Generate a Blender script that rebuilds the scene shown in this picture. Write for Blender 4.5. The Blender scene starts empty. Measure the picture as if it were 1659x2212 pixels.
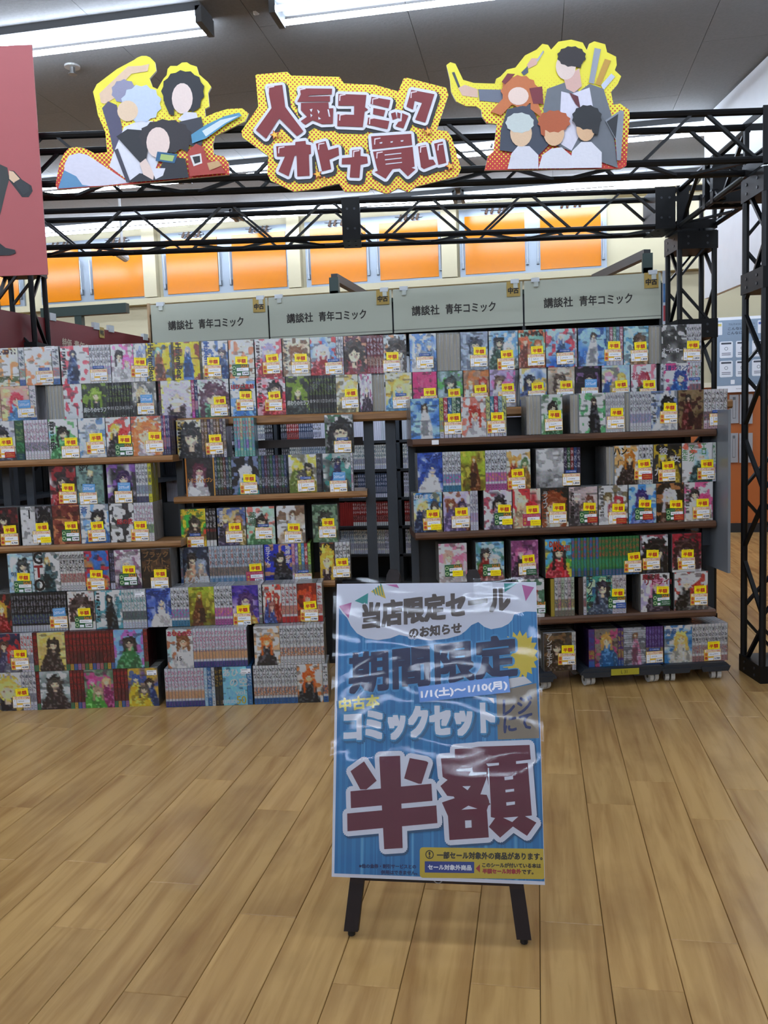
import bpy, math, random
import numpy as np
from mathutils import Vector, Matrix

# ---------------------------------------------------------------- camera, world, exposure
sc = bpy.context.scene
FOC = 1841.25; YAW, PIT, ROL = [math.radians(a) for a in (-10.2566, 5.3567, -1.9872)]; CAMH = 1.2
_fwd = Vector((math.sin(YAW) * math.cos(PIT), math.cos(YAW) * math.cos(PIT), -math.sin(PIT)))
_r = Vector((math.cos(YAW), -math.sin(YAW), 0)); _u = _r.cross(_fwd)
CR = _r * math.cos(ROL) + _u * math.sin(ROL); CU = -_r * math.sin(ROL) + _u * math.cos(ROL); CF = _fwd
cam = bpy.data.objects.new('camera', bpy.data.cameras.new('camera')); sc.collection.objects.link(cam)
cam.data.sensor_fit = 'VERTICAL'; cam.data.sensor_height = 24; cam.data.lens = 24 * FOC / 2212
cam.data.clip_start = .05
_m = Matrix((CR, CU, -CF)).transposed().to_4x4(); _m.translation = (0, 0, CAMH); cam.matrix_world = _m
sc.camera = cam
w = bpy.data.worlds.new('dim_interior'); sc.world = w; w.use_nodes = True
w.node_tree.nodes['Background'].inputs[0].default_value = (.75, .8, .9, 1)
w.node_tree.nodes['Background'].inputs[1].default_value = .25
sc.view_settings.view_transform = 'Standard'; sc.view_settings.look = 'None'; sc.view_settings.gamma = 1
sc.view_settings.exposure = 0.95
TUBE_POWER = 21.0
sc.cycles.max_bounces = 7; sc.cycles.transparent_max_bounces = 12; sc.cycles.caustics_reflective = False
sc.cycles.sample_clamp_indirect = 4

# ---------------------------------------------------------------- geometry of the place
# the display stands turned by ALPHA against the plank grid: s runs along it, d away from the viewer
ALPHA = -YAW
E1 = Vector((math.cos(ALPHA), math.sin(ALPHA), 0)); N1 = Vector((-math.sin(ALPHA), math.cos(ALPHA), 0))
CAM0 = Vector((0, 0, CAMH))
def ray(x, y): return CR * ((x - 829.5) / FOC) - CU * ((y - 1106) / FOC) + CF
def on_plane(x, y, P, n):
    d = ray(x, y); return CAM0 + d * ((P - CAM0).dot(n) / d.dot(n))
def at_z(x, y, z): return on_plane(x, y, Vector((0, 0, z)), Vector((0, 0, 1)))
def at_Y(x, y, Y): return on_plane(x, y, Vector((0, Y, 0)), Vector((0, 1, 0)))
def W(s, d, z): return E1 * s + N1 * d + Vector((0, 0, z))
def at_d(x, y, d):
    p = on_plane(x, y, N1 * d, N1); return p.dot(E1), p.z
def s_of(x, d, z):
    s = 0.
    for _ in range(4):
        q = W(s, d, z) - CAM0; k = q.dot(CF); px = q.dot(CR) / k * FOC + 829.5
        s += (x - px) * k / FOC
    return s

# ---------------------------------------------------------------- materials
MATS = {}
def lin(c):
    return tuple((v / 12.92 if v <= .04045 else ((v + .055) / 1.055) ** 2.4) for v in c)
def hexc(h):
    if len(h) == 3: h = ''.join(a * 2 for a in h)
    return tuple(int(h[i:i + 2], 16) / 255 for i in (0, 2, 4))
def nt(name):
    m = bpy.data.materials.new(name); m.use_nodes = True; return m, m.node_tree, m.node_tree.nodes['Principled BSDF']
def nd(t, kind, **kw):
    n = t.nodes.new(kind)
    for k, v in kw.items():
        if k.startswith('i'): n.inputs[int(k[1:])].default_value = v
        else: setattr(n, k, v)
    return n
def flat(h, rough=.5, metal=0., coat=0., var=.04, spec=.5):
    key = ('flat', h, rough, metal, coat)
    if key in MATS: return MATS[key]
    m, t, p = nt('paint_' + h + '_%d' % int(rough * 100))
    c = lin(hexc(h))
    nz = nd(t, 'ShaderNodeTexNoise'); nz.inputs['Scale'].default_value = 14
    mx = nd(t, 'ShaderNodeMix', data_type='RGBA'); mx.inputs[6].default_value = (*[v * (1 - var) for v in c], 1); mx.inputs[7].default_value = (*[min(1, v * (1 + var)) for v in c], 1)
    t.links.new(nz.outputs[0], mx.inputs[0]); t.links.new(mx.outputs[2], p.inputs['Base Color'])
    p.inputs['Roughness'].default_value = rough; p.inputs['Metallic'].default_value = metal
    p.inputs['Coat Weight'].default_value = coat; p.inputs['Coat Roughness'].default_value = .08
    p.inputs['Specular IOR Level'].default_value = spec
    MATS[key] = m; return m
def emis(h, s):
    m, t, p = nt('tube_glow'); p.inputs['Base Color'].default_value = (.9, .9, .9, 1)
    p.inputs['Emission Color'].default_value = (*lin(hexc(h)), 1); p.inputs['Emission Strength'].default_value = s
    return m
def printed():
    if 'print' in MATS: return MATS['print']
    m, t, p = nt('printed_cover'); a = nd(t, 'ShaderNodeAttribute', attribute_name='Col')
    t.links.new(a.outputs[0], p.inputs['Base Color']); p.inputs['Roughness'].default_value = .38
    MATS['print'] = m; return m
def wood(name, c1, c2, sx, sy, sz, rough, grain=6, byplank=False):
    m, t, p = nt(name)
    g = nd(t, 'ShaderNodeNewGeometry'); mp = nd(t, 'ShaderNodeMapping'); mp.inputs['Scale'].default_value = (sx, sy, sz)
    L = t.links.new
    if byplank:
        sep = nd(t, 'ShaderNodeSeparateXYZ'); L(g.outputs['Position'], sep.inputs[0])
        fl = nd(t, 'ShaderNodeMath', operation='MULTIPLY_ADD'); L(sep.outputs[0], fl.inputs[0]); fl.inputs[1].default_value = 1 / .15; fl.inputs[2].default_value = -.138 / .15
        fl2 = nd(t, 'ShaderNodeMath', operation='FLOOR'); L(fl.outputs[0], fl2.inputs[0])
        oi = nd(t, 'ShaderNodeObjectInfo'); ad = nd(t, 'ShaderNodeMath', operation='MULTIPLY_ADD'); L(oi.outputs['Random'], ad.inputs[0]); ad.inputs[1].default_value = 97; L(fl2.outputs[0], ad.inputs[2])
        wn = nd(t, 'ShaderNodeTexWhiteNoise', noise_dimensions='1D'); L(ad.outputs[0], wn.inputs['W'])
        vm = nd(t, 'ShaderNodeVectorMath', operation='MULTIPLY_ADD'); L(wn.outputs['Color'], vm.inputs[0]); vm.inputs[1].default_value = (7, 7, 7); L(g.outputs['Position'], vm.inputs[2])
        L(vm.outputs[0], mp.inputs[0])
    else:
        L(g.outputs['Position'], mp.inputs[0])
    n1 = nd(t, 'ShaderNodeTexNoise'); n1.inputs['Scale'].default_value = grain; n1.inputs['Detail'].default_value = 5; n1.inputs['Distortion'].default_value = .6; L(mp.outputs[0], n1.inputs['Vector'])
    cr = nd(t, 'ShaderNodeValToRGB'); cr.color_ramp.elements[0].position = .2; cr.color_ramp.elements[1].position = .6
    cr.color_ramp.elements[0].color = (*lin(hexc(c1)), 1); cr.color_ramp.elements[1].color = (*lin(hexc(c2)), 1)
    L(n1.outputs[0], cr.inputs[0])
    out = cr.outputs[0]
    if byplank:
        # cross-wise figure and dark mineral patches
        mp2 = nd(t, 'ShaderNodeMapping'); mp2.inputs['Scale'].default_value = (4.5, 3.0, 1); L(vm.outputs[0], mp2.inputs[0])
        n2 = nd(t, 'ShaderNodeTexNoise'); n2.inputs['Scale'].default_value = 1.; n2.inputs['Detail'].default_value = 6; L(mp2.outputs[0], n2.inputs['Vector'])
        r2 = nd(t, 'ShaderNodeMapRange', i1=.5, i2=.78, i3=0., i4=.5); L(n2.outputs[0], r2.inputs[0])
        m2 = nd(t, 'ShaderNodeMix', data_type='RGBA'); L(r2.outputs[0], m2.inputs[0]); L(out, m2.inputs[6]); m2.inputs[7].default_value = (*lin(hexc('74502e')), 1)
        mp3 = nd(t, 'ShaderNodeMapping'); mp3.inputs['Scale'].default_value = (60, 5, 1); L(vm.outputs[0], mp3.inputs[0])
        n3 = nd(t, 'ShaderNodeTexNoise'); n3.inputs['Scale'].default_value = 1.; n3.inputs['Detail'].default_value = 3; L(mp3.outputs[0], n3.inputs['Vector'])
        r3 = nd(t, 'ShaderNodeMapRange', i1=.6, i2=.8, i3=0., i4=.3); L(n3.outputs[0], r3.inputs[0])
        m3 = nd(t, 'ShaderNodeMix', data_type='RGBA'); L(r3.outputs[0], m3.inputs[0]); L(m2.outputs[2], m3.inputs[6]); m3.inputs[7].default_value = (*lin(hexc('805c34')), 1)
        # tone per plank
        hs = nd(t, 'ShaderNodeHueSaturation'); mr = nd(t, 'ShaderNodeMapRange', i1=0., i2=1., i3=.93, i4=1.06); L(wn.outputs['Value'], mr.inputs[0]); L(mr.outputs[0], hs.inputs['Value']); L(m3.outputs[2], hs.inputs['Color'])
        out = hs.outputs[0]
        b = nd(t, 'ShaderNodeBump'); b.inputs['Strength'].default_value = .12; b.inputs['Distance'].default_value = .002; L(n1.outputs[0], b.inputs['Height']); L(b.outputs[0], p.inputs['Normal'])
    L(out, p.inputs['Base Color']); p.inputs['Roughness'].default_value = rough; p.inputs['Specular IOR Level'].default_value = .32 if byplank else .5
    return m
M_FLOOR = wood('vinyl_plank_floor', '926a3c', 'bb945c', 11, .8, 1, .25, 2.2, True)
M_BOARD = wood('light_wood_board', '6d4a2a', '93693f', 3, 3, 40, .4, 2)
M_DBOARD = wood('dark_wood_board', '38241a', '5c3e2b', 3, 3, 40, .45, 2)
def halftone(name, pitch, z0, z1, r0, r1, yel='f2e63c', red='c8302a'):
    m, t, p = nt(name); L = t.links.new
    tc = nd(t, 'ShaderNodeTexCoord'); sep = nd(t, 'ShaderNodeSeparateXYZ'); L(tc.outputs['Object'], sep.inputs[0])
    def mth(op, a, b=None, c=None):
        n = nd(t, 'ShaderNodeMath', operation=op)
        for i, v in enumerate((a, b, c)):
            if v is None: continue
            if hasattr(v, 'is_linked') or hasattr(v, 'links'): L(v, n.inputs[i])
            else: n.inputs[i].default_value = v
        return n.outputs[0]
    X, Z = sep.outputs[0], sep.outputs[2]
    u = mth('MULTIPLY', mth('ADD', X, Z), .7071 / pitch); v = mth('MULTIPLY', mth('SUBTRACT', X, Z), .7071 / pitch)
    fu = mth('SUBTRACT', mth('FRACT', u), .5); fv = mth('SUBTRACT', mth('FRACT', v), .5)
    dd = mth('SQRT', mth('ADD', mth('MULTIPLY', fu, fu), mth('MULTIPLY', fv, fv)))
    mr = nd(t, 'ShaderNodeMapRange', i1=z0, i2=z1, i3=r0, i4=r1); L(Z, mr.inputs[0])
    lt = mth('LESS_THAN', dd, mr.outputs[0])
    mx = nd(t, 'ShaderNodeMix', data_type='RGBA'); L(lt, mx.inputs[0]); mx.inputs[6].default_value = (*lin(hexc(yel)), 1); mx.inputs[7].default_value = (*lin(hexc(red)), 1)
    L(mx.outputs[2], p.inputs['Base Color']); p.inputs['Roughness'].default_value = .5
    return m
def film(name, fac, rough, scale, dist, stretch=(1, 1, 1), det=3):
    m, t, p = nt(name); L = t.links.new; t.nodes.remove(p); o = t.nodes['Material Output']
    tr = nd(t, 'ShaderNodeBsdfTransparent'); gl = nd(t, 'ShaderNodeBsdfGlossy'); gl.inputs['Roughness'].default_value = rough
    fr = nd(t, 'ShaderNodeFresnel'); fr.inputs[0].default_value = 1.45
    mu = nd(t, 'ShaderNodeMath', operation='MULTIPLY', i1=fac); L(fr.outputs[0], mu.inputs[0]); mu.use_clamp = True
    tc = nd(t, 'ShaderNodeTexCoord'); oi = nd(t, 'ShaderNodeObjectInfo'); mp = nd(t, 'ShaderNodeMapping'); mp.inputs['Scale'].default_value = stretch
    va = nd(t, 'ShaderNodeVectorMath', operation='MULTIPLY_ADD'); L(oi.outputs['Location'], va.inputs[0]); va.inputs[1].default_value = (9, 9, 9); L(tc.outputs['Object'], va.inputs[2]); L(va.outputs[0], mp.inputs[0])
    nz = nd(t, 'ShaderNodeTexNoise'); nz.inputs['Scale'].default_value = scale; nz.inputs['Detail'].default_value = det; nz.inputs['Distortion'].default_value = .8; L(mp.outputs[0], nz.inputs['Vector'])
    b = nd(t, 'ShaderNodeBump'); b.inputs['Strength'].default_value = 1; b.inputs['Distance'].default_value = dist; L(nz.outputs[0], b.inputs['Height'])
    L(b.outputs[0], gl.inputs['Normal']); L(b.outputs[0], fr.inputs['Normal'])
    mx = nd(t, 'ShaderNodeMixShader'); L(mu.outputs[0], mx.inputs[0]); L(tr.outputs[0], mx.inputs[1]); L(gl.outputs[0], mx.inputs[2]); L(mx.outputs[0], o.inputs[0])
    return m
M_WRAP = film('shrink_film', .9, .14, 20, .008, (1, 1, .5))
M_SLEEVE = film('poster_sleeve_film', .75, .05, 4, .0045, (.8, 1, 1.6), 1)
def ceilmat():
    m, t, p = nt('rock_wool_ceiling'); L = t.links.new
    nz = nd(t, 'ShaderNodeTexNoise'); nz.inputs['Scale'].default_value = 60; nz.inputs['Detail'].default_value = 4
    g = nd(t, 'ShaderNodeNewGeometry'); L(g.outputs['Position'], nz.inputs['Vector'])
    cr = nd(t, 'ShaderNodeValToRGB'); cr.color_ramp.elements[0].color = (*lin(hexc('7b7a7b')), 1); cr.color_ramp.elements[1].color = (*lin(hexc('8b8a8a')), 1); L(nz.outputs[0], cr.inputs[0]); L(cr.outputs[0], p.inputs['Base Color'])
    b = nd(t, 'ShaderNodeBump'); b.inputs['Strength'].default_value = .5; b.inputs['Distance'].default_value = .003; L(nz.outputs[0], b.inputs['Height']); L(b.outputs[0], p.inputs['Normal'])
    p.inputs['Roughness'].default_value = .9; return m
M_CEIL = ceilmat()
M_WALL = flat('b3a98c', .7, var=.015); M_ORANGE = flat('c0700f', .16, var=.02, spec=.28); M_OWALL = flat('b05f28', .45, var=.02)
M_BLACK = flat('0b0d10', .4, spec=.3); M_BLACKM = flat('0a0b0d', .5, spec=.25); M_ALU = flat('7e868f', .35, .4); M_GREY = flat('8f9194', .4)
M_UP = flat('353b42', .45, .2); M_BACK = flat('202326', .5); M_WHITE = flat('e4e6ea', .5)
M_PAPER = flat('b9b3a4', .8, var=.1)

# ---------------------------------------------------------------- mesh helper
COL = sc.collection
_txt = {}
def glyphs(s):
    if s in _txt: return _txt[s]
    cu = bpy.data.curves.new('lettering', 'FONT'); cu.body = s; cu.size = 1; cu.resolution_u = 2
    ob = bpy.data.objects.new('lettering', cu); COL.objects.link(ob)
    bpy.context.view_layer.update()
    me = bpy.data.meshes.new_from_object(ob.evaluated_get(bpy.context.evaluated_depsgraph_get()))
    v = np.array([(p.co.x, p.co.y) for p in me.vertices]) if len(me.vertices) else np.zeros((0, 2))
    f = [tuple(p.vertices) for p in me.polygons]
    bpy.data.objects.remove(ob); bpy.data.curves.remove(cu); bpy.data.meshes.remove(me)
    if len(v): bb = (v[:, 0].min(), v[:, 1].min(), v[:, 0].max(), v[:, 1].max())
    else: bb = (0, 0, 1, 1)
    _txt[s] = (v, f, bb); return _txt[s]
class MB:
    def __init__(self): self.v = []; self.f = []; self.mi = []; self.mats = []; self.c = {}
    def m(self, mat):
        if mat not in self.mats: self.mats.append(mat)
        return self.mats.index(mat)
    def add(self, vs, fs, mat):
        o = len(self.v); self.v += [tuple(p) for p in vs]; k = self.m(mat)
        for f in fs: self.f.append(tuple(i + o for i in f)); self.mi.append(k)
        return o
    def box(self, x0, x1, y0, y1, z0, z1, mat, M=None):
        vs = [Vector((x, y, z)) for z in (z0, z1) for y in (y0, y1) for x in (x0, x1)]
        if M: vs = [M @ p for p in vs]
        self.add(vs, [(0, 2, 3, 1), (4, 5, 7, 6), (0, 1, 5, 4), (1, 3, 7, 5), (3, 2, 6, 7), (2, 0, 4, 6)], mat); return self
    def bbox(self, x0, x1, y0, y1, z0, z1, mat, b=.003):   # box with chamfered vertical-profile edges (in y-z section)
        pr = [(y0 + b, z0), (y1 - b, z0), (y1, z0 + b), (y1, z1 - b), (y1 - b, z1), (y0 + b, z1), (y0, z1 - b), (y0, z0 + b)]
        n = 8; vs = [(x, y, z) for x in (x0, x1) for y, z in pr]
        fs = [(i, (i + 1) % n, n + (i + 1) % n, n + i) for i in range(n)] + [tuple(range(n))[::-1], tuple(range(n, 2 * n))]
        self.add(vs, fs, mat); return self
    def tube(self, p0, p1, r, mat, n=8, r1=None):
        p0, p1 = Vector(p0), Vector(p1); a = (p1 - p0).normalized(); q = a.orthogonal().normalized(); b = a.cross(q)
        r1 = r if r1 is None else r1
        vs = [p + (q * math.cos(2 * math.pi * i / n) + b * math.sin(2 * math.pi * i / n)) * rr for p, rr in ((p0, r), (p1, r1)) for i in range(n)]
        fs = [(i, (i + 1) % n, n + (i + 1) % n, n + i) for i in range(n)] + [tuple(range(n))[::-1], tuple(range(n, 2 * n))]
        self.add(vs, fs, mat); return self
    def bar(self, p0, p1, w, h, mat):
        p0, p1 = Vector(p0), Vector(p1); a = (p1 - p0).normalized(); up = Vector((0, 0, 1)) if abs(a.z) < .95 else Vector((0, 1, 0))
        q = a.cross(up).normalized() * w / 2; b = q.cross(a).normalized() * h / 2
        vs = [p + x for p in (p0, p1) for x in (q + b, -q + b, -q - b, q - b)]
        self.add(vs, [(0, 1, 2, 3), (7, 6, 5, 4), (0, 4, 5, 1), (1, 5, 6, 2), (2, 6, 7, 3), (3, 7, 4, 0)], mat); return self
    def prism(self, pts, y0, y1, mat, mat2=None):   # pts (x,z); y0 is the front
        n = len(pts)
        ar = sum(pts[i][0] * pts[(i + 1) % n][1] - pts[(i + 1) % n][0] * pts[i][1] for i in range(n))
        if ar < 0: pts = pts[::-1]
        o = self.add([(x, y0, z) for x, z in pts], [tuple(range(n))], mat)
        self.add([(x, y1, z) for x, z in pts] + [(x, y0, z) for x, z in pts], [tuple(range(n))[::-1]] + [(n + i, i, (i + 1) % n, n + (i + 1) % n) for i in range(n)], mat2 or mat); return self
    def face(self, pts, y, mat):
        n = len(pts); ar = sum(pts[i][0] * pts[(i + 1) % n][1] - pts[(i + 1) % n][0] * pts[i][1] for i in range(n))
        if ar < 0: pts = pts[::-1]
        self.add([(x, y, z) for x, z in pts], [tuple(range(n))], mat); return self
    def fit(self, s, O, U, V, y, mat, grow=0, ng=8, sq=False):   # text bbox fitted into the parallelogram O,U,V (x,z)
        v, f, bb = glyphs(s)
        if not len(v): return self
        a = (v - np.array(bb[:2])) / np.maximum(1e-6, np.array([bb[2] - bb[0], bb[3] - bb[1]]))
        P = np.outer(1 - a[:, 0] - a[:, 1], O) + np.outer(a[:, 0], U) + np.outer(a[:, 1], V)
        offs = [(0, 0)] if grow == 0 else [(0, 0)] + [(grow * math.cos(2 * math.pi * k / ng), grow * math.sin(2 * math.pi * k / ng)) for k in range(ng)]
        if sq and grow: offs = [(0, 0)] + [(grow * a, grow * b) for a in (-1, -.33, .33, 1) for b in (-1, 0, 1)]
        for k_, (ox, oz) in enumerate(offs): self.add([(p[0] + ox, y - k_ * 2e-5, p[1] + oz) for p in P], f, mat)
        return self
    def polys(self, L_, g, y, mat, grow=0, n=12, dx=0, dz=0):
        c = 0
        for pts in L_:
            q = [g(x + dx, z + dz) for x, z in pts]
            for ox, oz in [(0, 0)] + ([(grow * math.cos(2 * math.pi * k / n), grow * math.sin(2 * math.pi * k / n)) for k in range(n)] if grow else []): self.face([(a + ox, b + oz) for a, b in q], y - c * 1.2e-5, mat); c += 1
        return self
    def txt(self, s, cx, cz, h, y, mat, wid=None, rot=0., bold=0., vertical=False):
        if vertical:
            for i, ch in enumerate(s): self.txt(ch, cx, cz - (i - (len(s) - 1) / 2) * h * 1.08, h, y, mat, bold=bold)
            return self
        v, f, bb = glyphs(s); W_ = wid if wid else (bb[2] - bb[0]) * h / .85
        hh = h if (bb[3] - bb[1]) > .3 else h * (bb[3] - bb[1]) / .85
        c, sn = math.cos(rot), math.sin(rot)
        ux, uz = W_ / 2 * c, W_ / 2 * sn; vx, vz = -hh / 2 * sn, hh / 2 * c
        O = (cx - ux - vx, cz - uz - vz)
        return self.fit(s, O, (O[0] + 2 * ux, O[1] + 2 * uz), (O[0] + 2 * vx, O[1] + 2 * vz), y, mat, bold, 6)
    def disc(self, cx, cz, r, y, mat, n=14, rz=None):
        self.face([(cx + r * math.cos(2 * math.pi * i / n), cz + (rz or r) * math.sin(2 * math.pi * i / n)) for i in range(n)], y, mat); return self
    def art(self, A, x0, x1, z0, z1, y):   # printed picture as a coloured grid
        H, Wd = A.shape[:2]; o = len(self.v)
        for j in range(H):
            for i in range(Wd):
                self.c[len(self.v)] = A[j, i]; self.v.append((x0 + (x1 - x0) * i / (Wd - 1), y, z1 - (z1 - z0) * j / (H - 1)))
        k = self.m(printed())
        for j in range(H - 1):
            for i in range(Wd - 1):
                a = o + j * Wd + i; self.f.append((a, a + Wd, a + Wd + 1, a + 1)); self.mi.append(k)
        return self
    def mesh(self, name):
        me = bpy.data.meshes.new(name); me.from_pydata(self.v, [], self.f)
        for m_ in self.mats: me.materials.append(m_)
        me.polygons.foreach_set('material_index', self.mi)
        if self.c:
            at = me.color_attributes.new('Col', 'FLOAT_COLOR', 'POINT'); buf = np.ones((len(self.v), 4), np.float32)
            ks = np.fromiter(self.c.keys(), int); vals = np.array(list(self.c.values()), float)
            vals = np.clip(vals, 0, 1); vals = np.where(vals <= .04045, vals / 12.92, ((vals + .055) / 1.055) ** 2.4)
            buf[ks, :3] = vals; at.data.foreach_set('color', buf.ravel())
        return me
    def obj(self, name, parent=None, loc=None, smooth=False):
        me = self.mesh(name)
        if smooth: me.polygons.foreach_set('use_smooth', [True] * len(me.polygons))
        return link(name, me, parent, loc)
def link(name, me, parent=None, loc=None, rz=0):
    o = bpy.data.objects.new(name, me); COL.objects.link(o)
    if parent: o.parent = parent
    if loc is not None: o.location = loc
    if rz: o.rotation_euler.z = rz
    return o
def tag(o, label, cat, group=None):
    o['label'] = label; o['category'] = cat
    if group: o['group'] = group
    return o
def struct(o): o['kind'] = 'structure'; return o
def thing(name, label, cat, loc=(0, 0, 0), rz=0, group=None):
    return tag(link(name, None, None, loc, rz), label, cat, group)
rnd = random.Random(7)

# ================================================================ the room
YW = 9.6; ZC = 3.66
fl = struct(link('floor', None))
mb = MB(); mb.box(-9, 6, -12, YW, -.06, -.012, flat('4a3420', .7)); o = mb.obj('subfloor', fl)
OFF = {-14: .234, -13: .65, -12: .32, -11: .028, -10: .333, -9: .021, -8: .251, -7: .718, -6: .13, -5: .5, -4: .803, -3: .3, -2: .84, -1: .185, 0: .867, 1: .147, 2: .79, 3: .108, 4: .834, 5: .262}
def plank_geo(mb, x, y, mat):
    g = .0007; b = .0014
    vs = [(x + g, y + g, -.012), (x + .15 - g, y + g, -.012), (x + .15 - g, y + .91 - g, -.012), (x + g, y + .91 - g, -.012)]
    vs += [(a, c, -b) for a, c, _ in vs]; vs += [(x + g + b, y + g + b, 0), (x + .15 - g - b, y + g + b, 0), (x + .15 - g - b, y + .91 - g - b, 0), (x + g + b, y + .91 - g - b, 0)]
    fs = [(8, 9, 10, 11)]
    for i in range(4):
        j = (i + 1) % 4; fs += [(i, j, 4 + j, 4 + i), (4 + i, 4 + j, 8 + j, 8 + i)]
    mb.add(vs, fs, mat)
pk = MB(); plank_geo(pk, 0, 0, M_FLOOR); pme = pk.mesh('plank')
cand = []
for k in range(-61, 39):
    off = OFF.get(k, rnd.random() * .91)
    for j in range(-6, 11):
        x, y = .138 + .15 * k, off + .91 * j
        if y < -5 or y > YW - .05: continue
        c = Vector((x + .075, y + .455, 0)) - CAM0; kf = c.dot(CF); vis = False
        if kf > .6:
            px, py = c.dot(CR) / kf * FOC + 829.5, -c.dot(CU) / kf * FOC + 1106
            vis = -150 < px < 1800 and 1350 < py < 2700
        cand.append((0 if vis else 1, kf, x, y))
cand.sort(); st = MB()
for n, (v_, kf, x, y) in enumerate(cand):
    if v_ == 0 and n < 290: link('plank', pme, fl, (x, y, 0))
    else: plank_geo(st, x, y, M_FLOOR)
o = st.obj('planks', fl); o['kind'] = 'stuff'

ce = struct(link('ceiling', None))
mb = MB(); mb.box(-9, 6, -12, YW, ZC + .015, ZC + .1, flat('4b4846', .9)); mb.obj('ceiling_deck', ce)
pm = MB(); pm.box(.0015, .9035, .0015, 1.8185, 0, .014, M_CEIL); pme = pm.mesh('panel')
for i in range(-10, 7):
    for j in range(-7, 6):
        y = j * 1.82 + (.65 if i % 2 else -.26)
        if -12.1 < y < YW: link('panel', pme, ce, (.205 + .905 * i, y, ZC))
def wall(name, b, mat=M_WALL):
    mb = MB(); mb.box(*b, mat); return struct(mb.obj(name))
wf = wall('wall_far', (-9, 6, YW, YW + .12, 0, ZC + .015))
mb = MB(); mb.box(-9, 6, YW - .012, YW, .09, 1.55, M_OWALL); struct(mb.obj('trim_1'))
mb = MB(); mb.box(-9, 6, YW - .02, YW, 0, .1, flat('202024', .4)); struct(mb.obj('baseboard_far'))
mb = MB(); mb.box(-9, 6, YW - .05, YW, 1.55, 1.6, flat('d8d0b8', .5)); struct(mb.obj('trim_2'))
wall('wall_left', (-9.12, -9, -12, YW, 0, ZC)); wall('wall_right', (6, 6.12, -12, YW, 0, ZC)); wall('wall_near', (-9, 6, -12.12, -12, 0, ZC))
mb = MB(); mb.box(-9, 6, -12, -11.98, .1, 1.5, M_OWALL); struct(mb.obj('trim_3'))

# windows: aluminium frames with orange film on the panes, two sliding panes each
def window(n, panes, zb, zt):
    wn = struct(link('window_%d' % n, None, None, (0, YW, 0)))
    x0, x1 = panes[0][0] - .06, panes[-1][1] + .06
    mb = MB()
    mb.box(x0, x1, -.03, 0, zb - .03, zt + .08, M_ALU); mb.obj('window_frame', wn)
    for a, b in panes:
        mb = MB(); mb.box(a, b, -.042, -.031, zb, zt, M_ORANGE); p = mb.obj('pane', wn)
        for x in (a - .025, b + .025):
            mb = MB(); mb.tube((x, -.06, zb + .08), (x, -.06, zt - .16), .008, flat('8d9196', .3, .8)).box(x - .014, x + .014, -.066, -.03, zb + .06, zb + .12, flat('70757a', .4, .6)); mb.obj('handle', wn)
    for x in [(a + b) / 2 for a, b in panes]:
        mb = MB()
        for k in (-.09, -.03, .05, .1): mb.tube((x + k, -.07, zt + .01), (x + k + .02, -.05, zt + .07), .014, flat('5c4c40', .5))
        mb.bar((x - .14, -.05, zt + .06), (x + .16, -.05, zt + .04), .02, .014, flat('777b80', .4, .5)); mb.obj('latch', wn)
    return wn
WX = [[(-90, 40)], [(97, 173), (202, 312)], [(362, 472.6), (504, 620)], [(673, 793), (822, 948)], [(1006, 1134.5), (1167.5, 1298)]]
for i, pr in enumerate(WX):
    window(i + 1, [(at_Y(a, 560, YW).x, at_Y(b, 560, YW).x) for a, b in pr], 2.885, 3.5)
# pillars of wall between windows
for i, (a, b) in enumerate([(318, 345), (628, 655), (957, 990)]):
    xa, xb = at_Y(a, 600, YW).x, at_Y(b, 600, YW).x
    mb = MB(); mb.box(xa, xb, YW - .1, YW, 2.86, 3.64, M_WALL); struct(mb.obj('trim_%d' % (4 + i)))
mb = MB(); mb.box(-9, 6, YW - .1, YW, 2.78, 2.85, M_WALL); struct(mb.obj('trim_7'))
mb = MB(); mb.box(.85, 6, YW - .3, YW, 3.58, ZC, M_WALL); struct(mb.obj('trim_8'))

# fluorescent lights
M_TUBE = emis('dcebff', TUBE_POWER); M_HOUS = flat('56585a', .6)
def light(x, y, lab):
    t = thing('ceiling_light', lab, 'light', (x, y, ZC), 0, 'twin-tube fluorescent lights in rows on the ceiling')
    mb = MB(); mb.prism([(-1.17, 0), (1.17, 0), (1.17, -.02), (1.15, -.045), (-1.15, -.045), (-1.17, -.02)], -.1, .1, M_HOUS); mb.obj('housing', t)
    for dy in (-.085, .085):
        mb = MB(); mb.tube((-1.14, dy, -.085), (1.14, dy, -.085), .0165, M_TUBE, 8); mb.obj('tube', t)
    for sx in (-1, 1):
        mb = MB(); mb.box(sx * 1.158 - .018, sx * 1.158 + .018, -.1, .1, -.11, -.02, M_HOUS); mb.obj('socket', t)
for iy, (y, x0, g) in enumerate([(9.1, .455, 2.4), (7.62, .45, 2.4), (4.92, -.25, 2.75), (2.4, -.25, 2.5), (0, -.25, 2.5), (-2.6, -.25, 2.5), (-5.2, -.25, 2.5), (-7.8, -.25, 2.5), (-10.4, -.25, 2.5)]):
    for k in range(-3, 3):
        x = x0 + g * k
        if abs(x + 1.5) < 6.2:
            light(x, y, 'twin-tube fluorescent batten, ' + ['last row by the far wall', 'middle row behind the front truss', 'nearest row in view at the top of the picture', 'row above the easel poster', 'row overhead', 'row behind the viewer', 'third row behind the viewer', 'fourth row behind the viewer', 'rearmost row behind the viewer'][iy] + ', ' + ['far left', 'left', 'left of centre', 'right of centre', 'right', 'far right'][k + 3])
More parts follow.
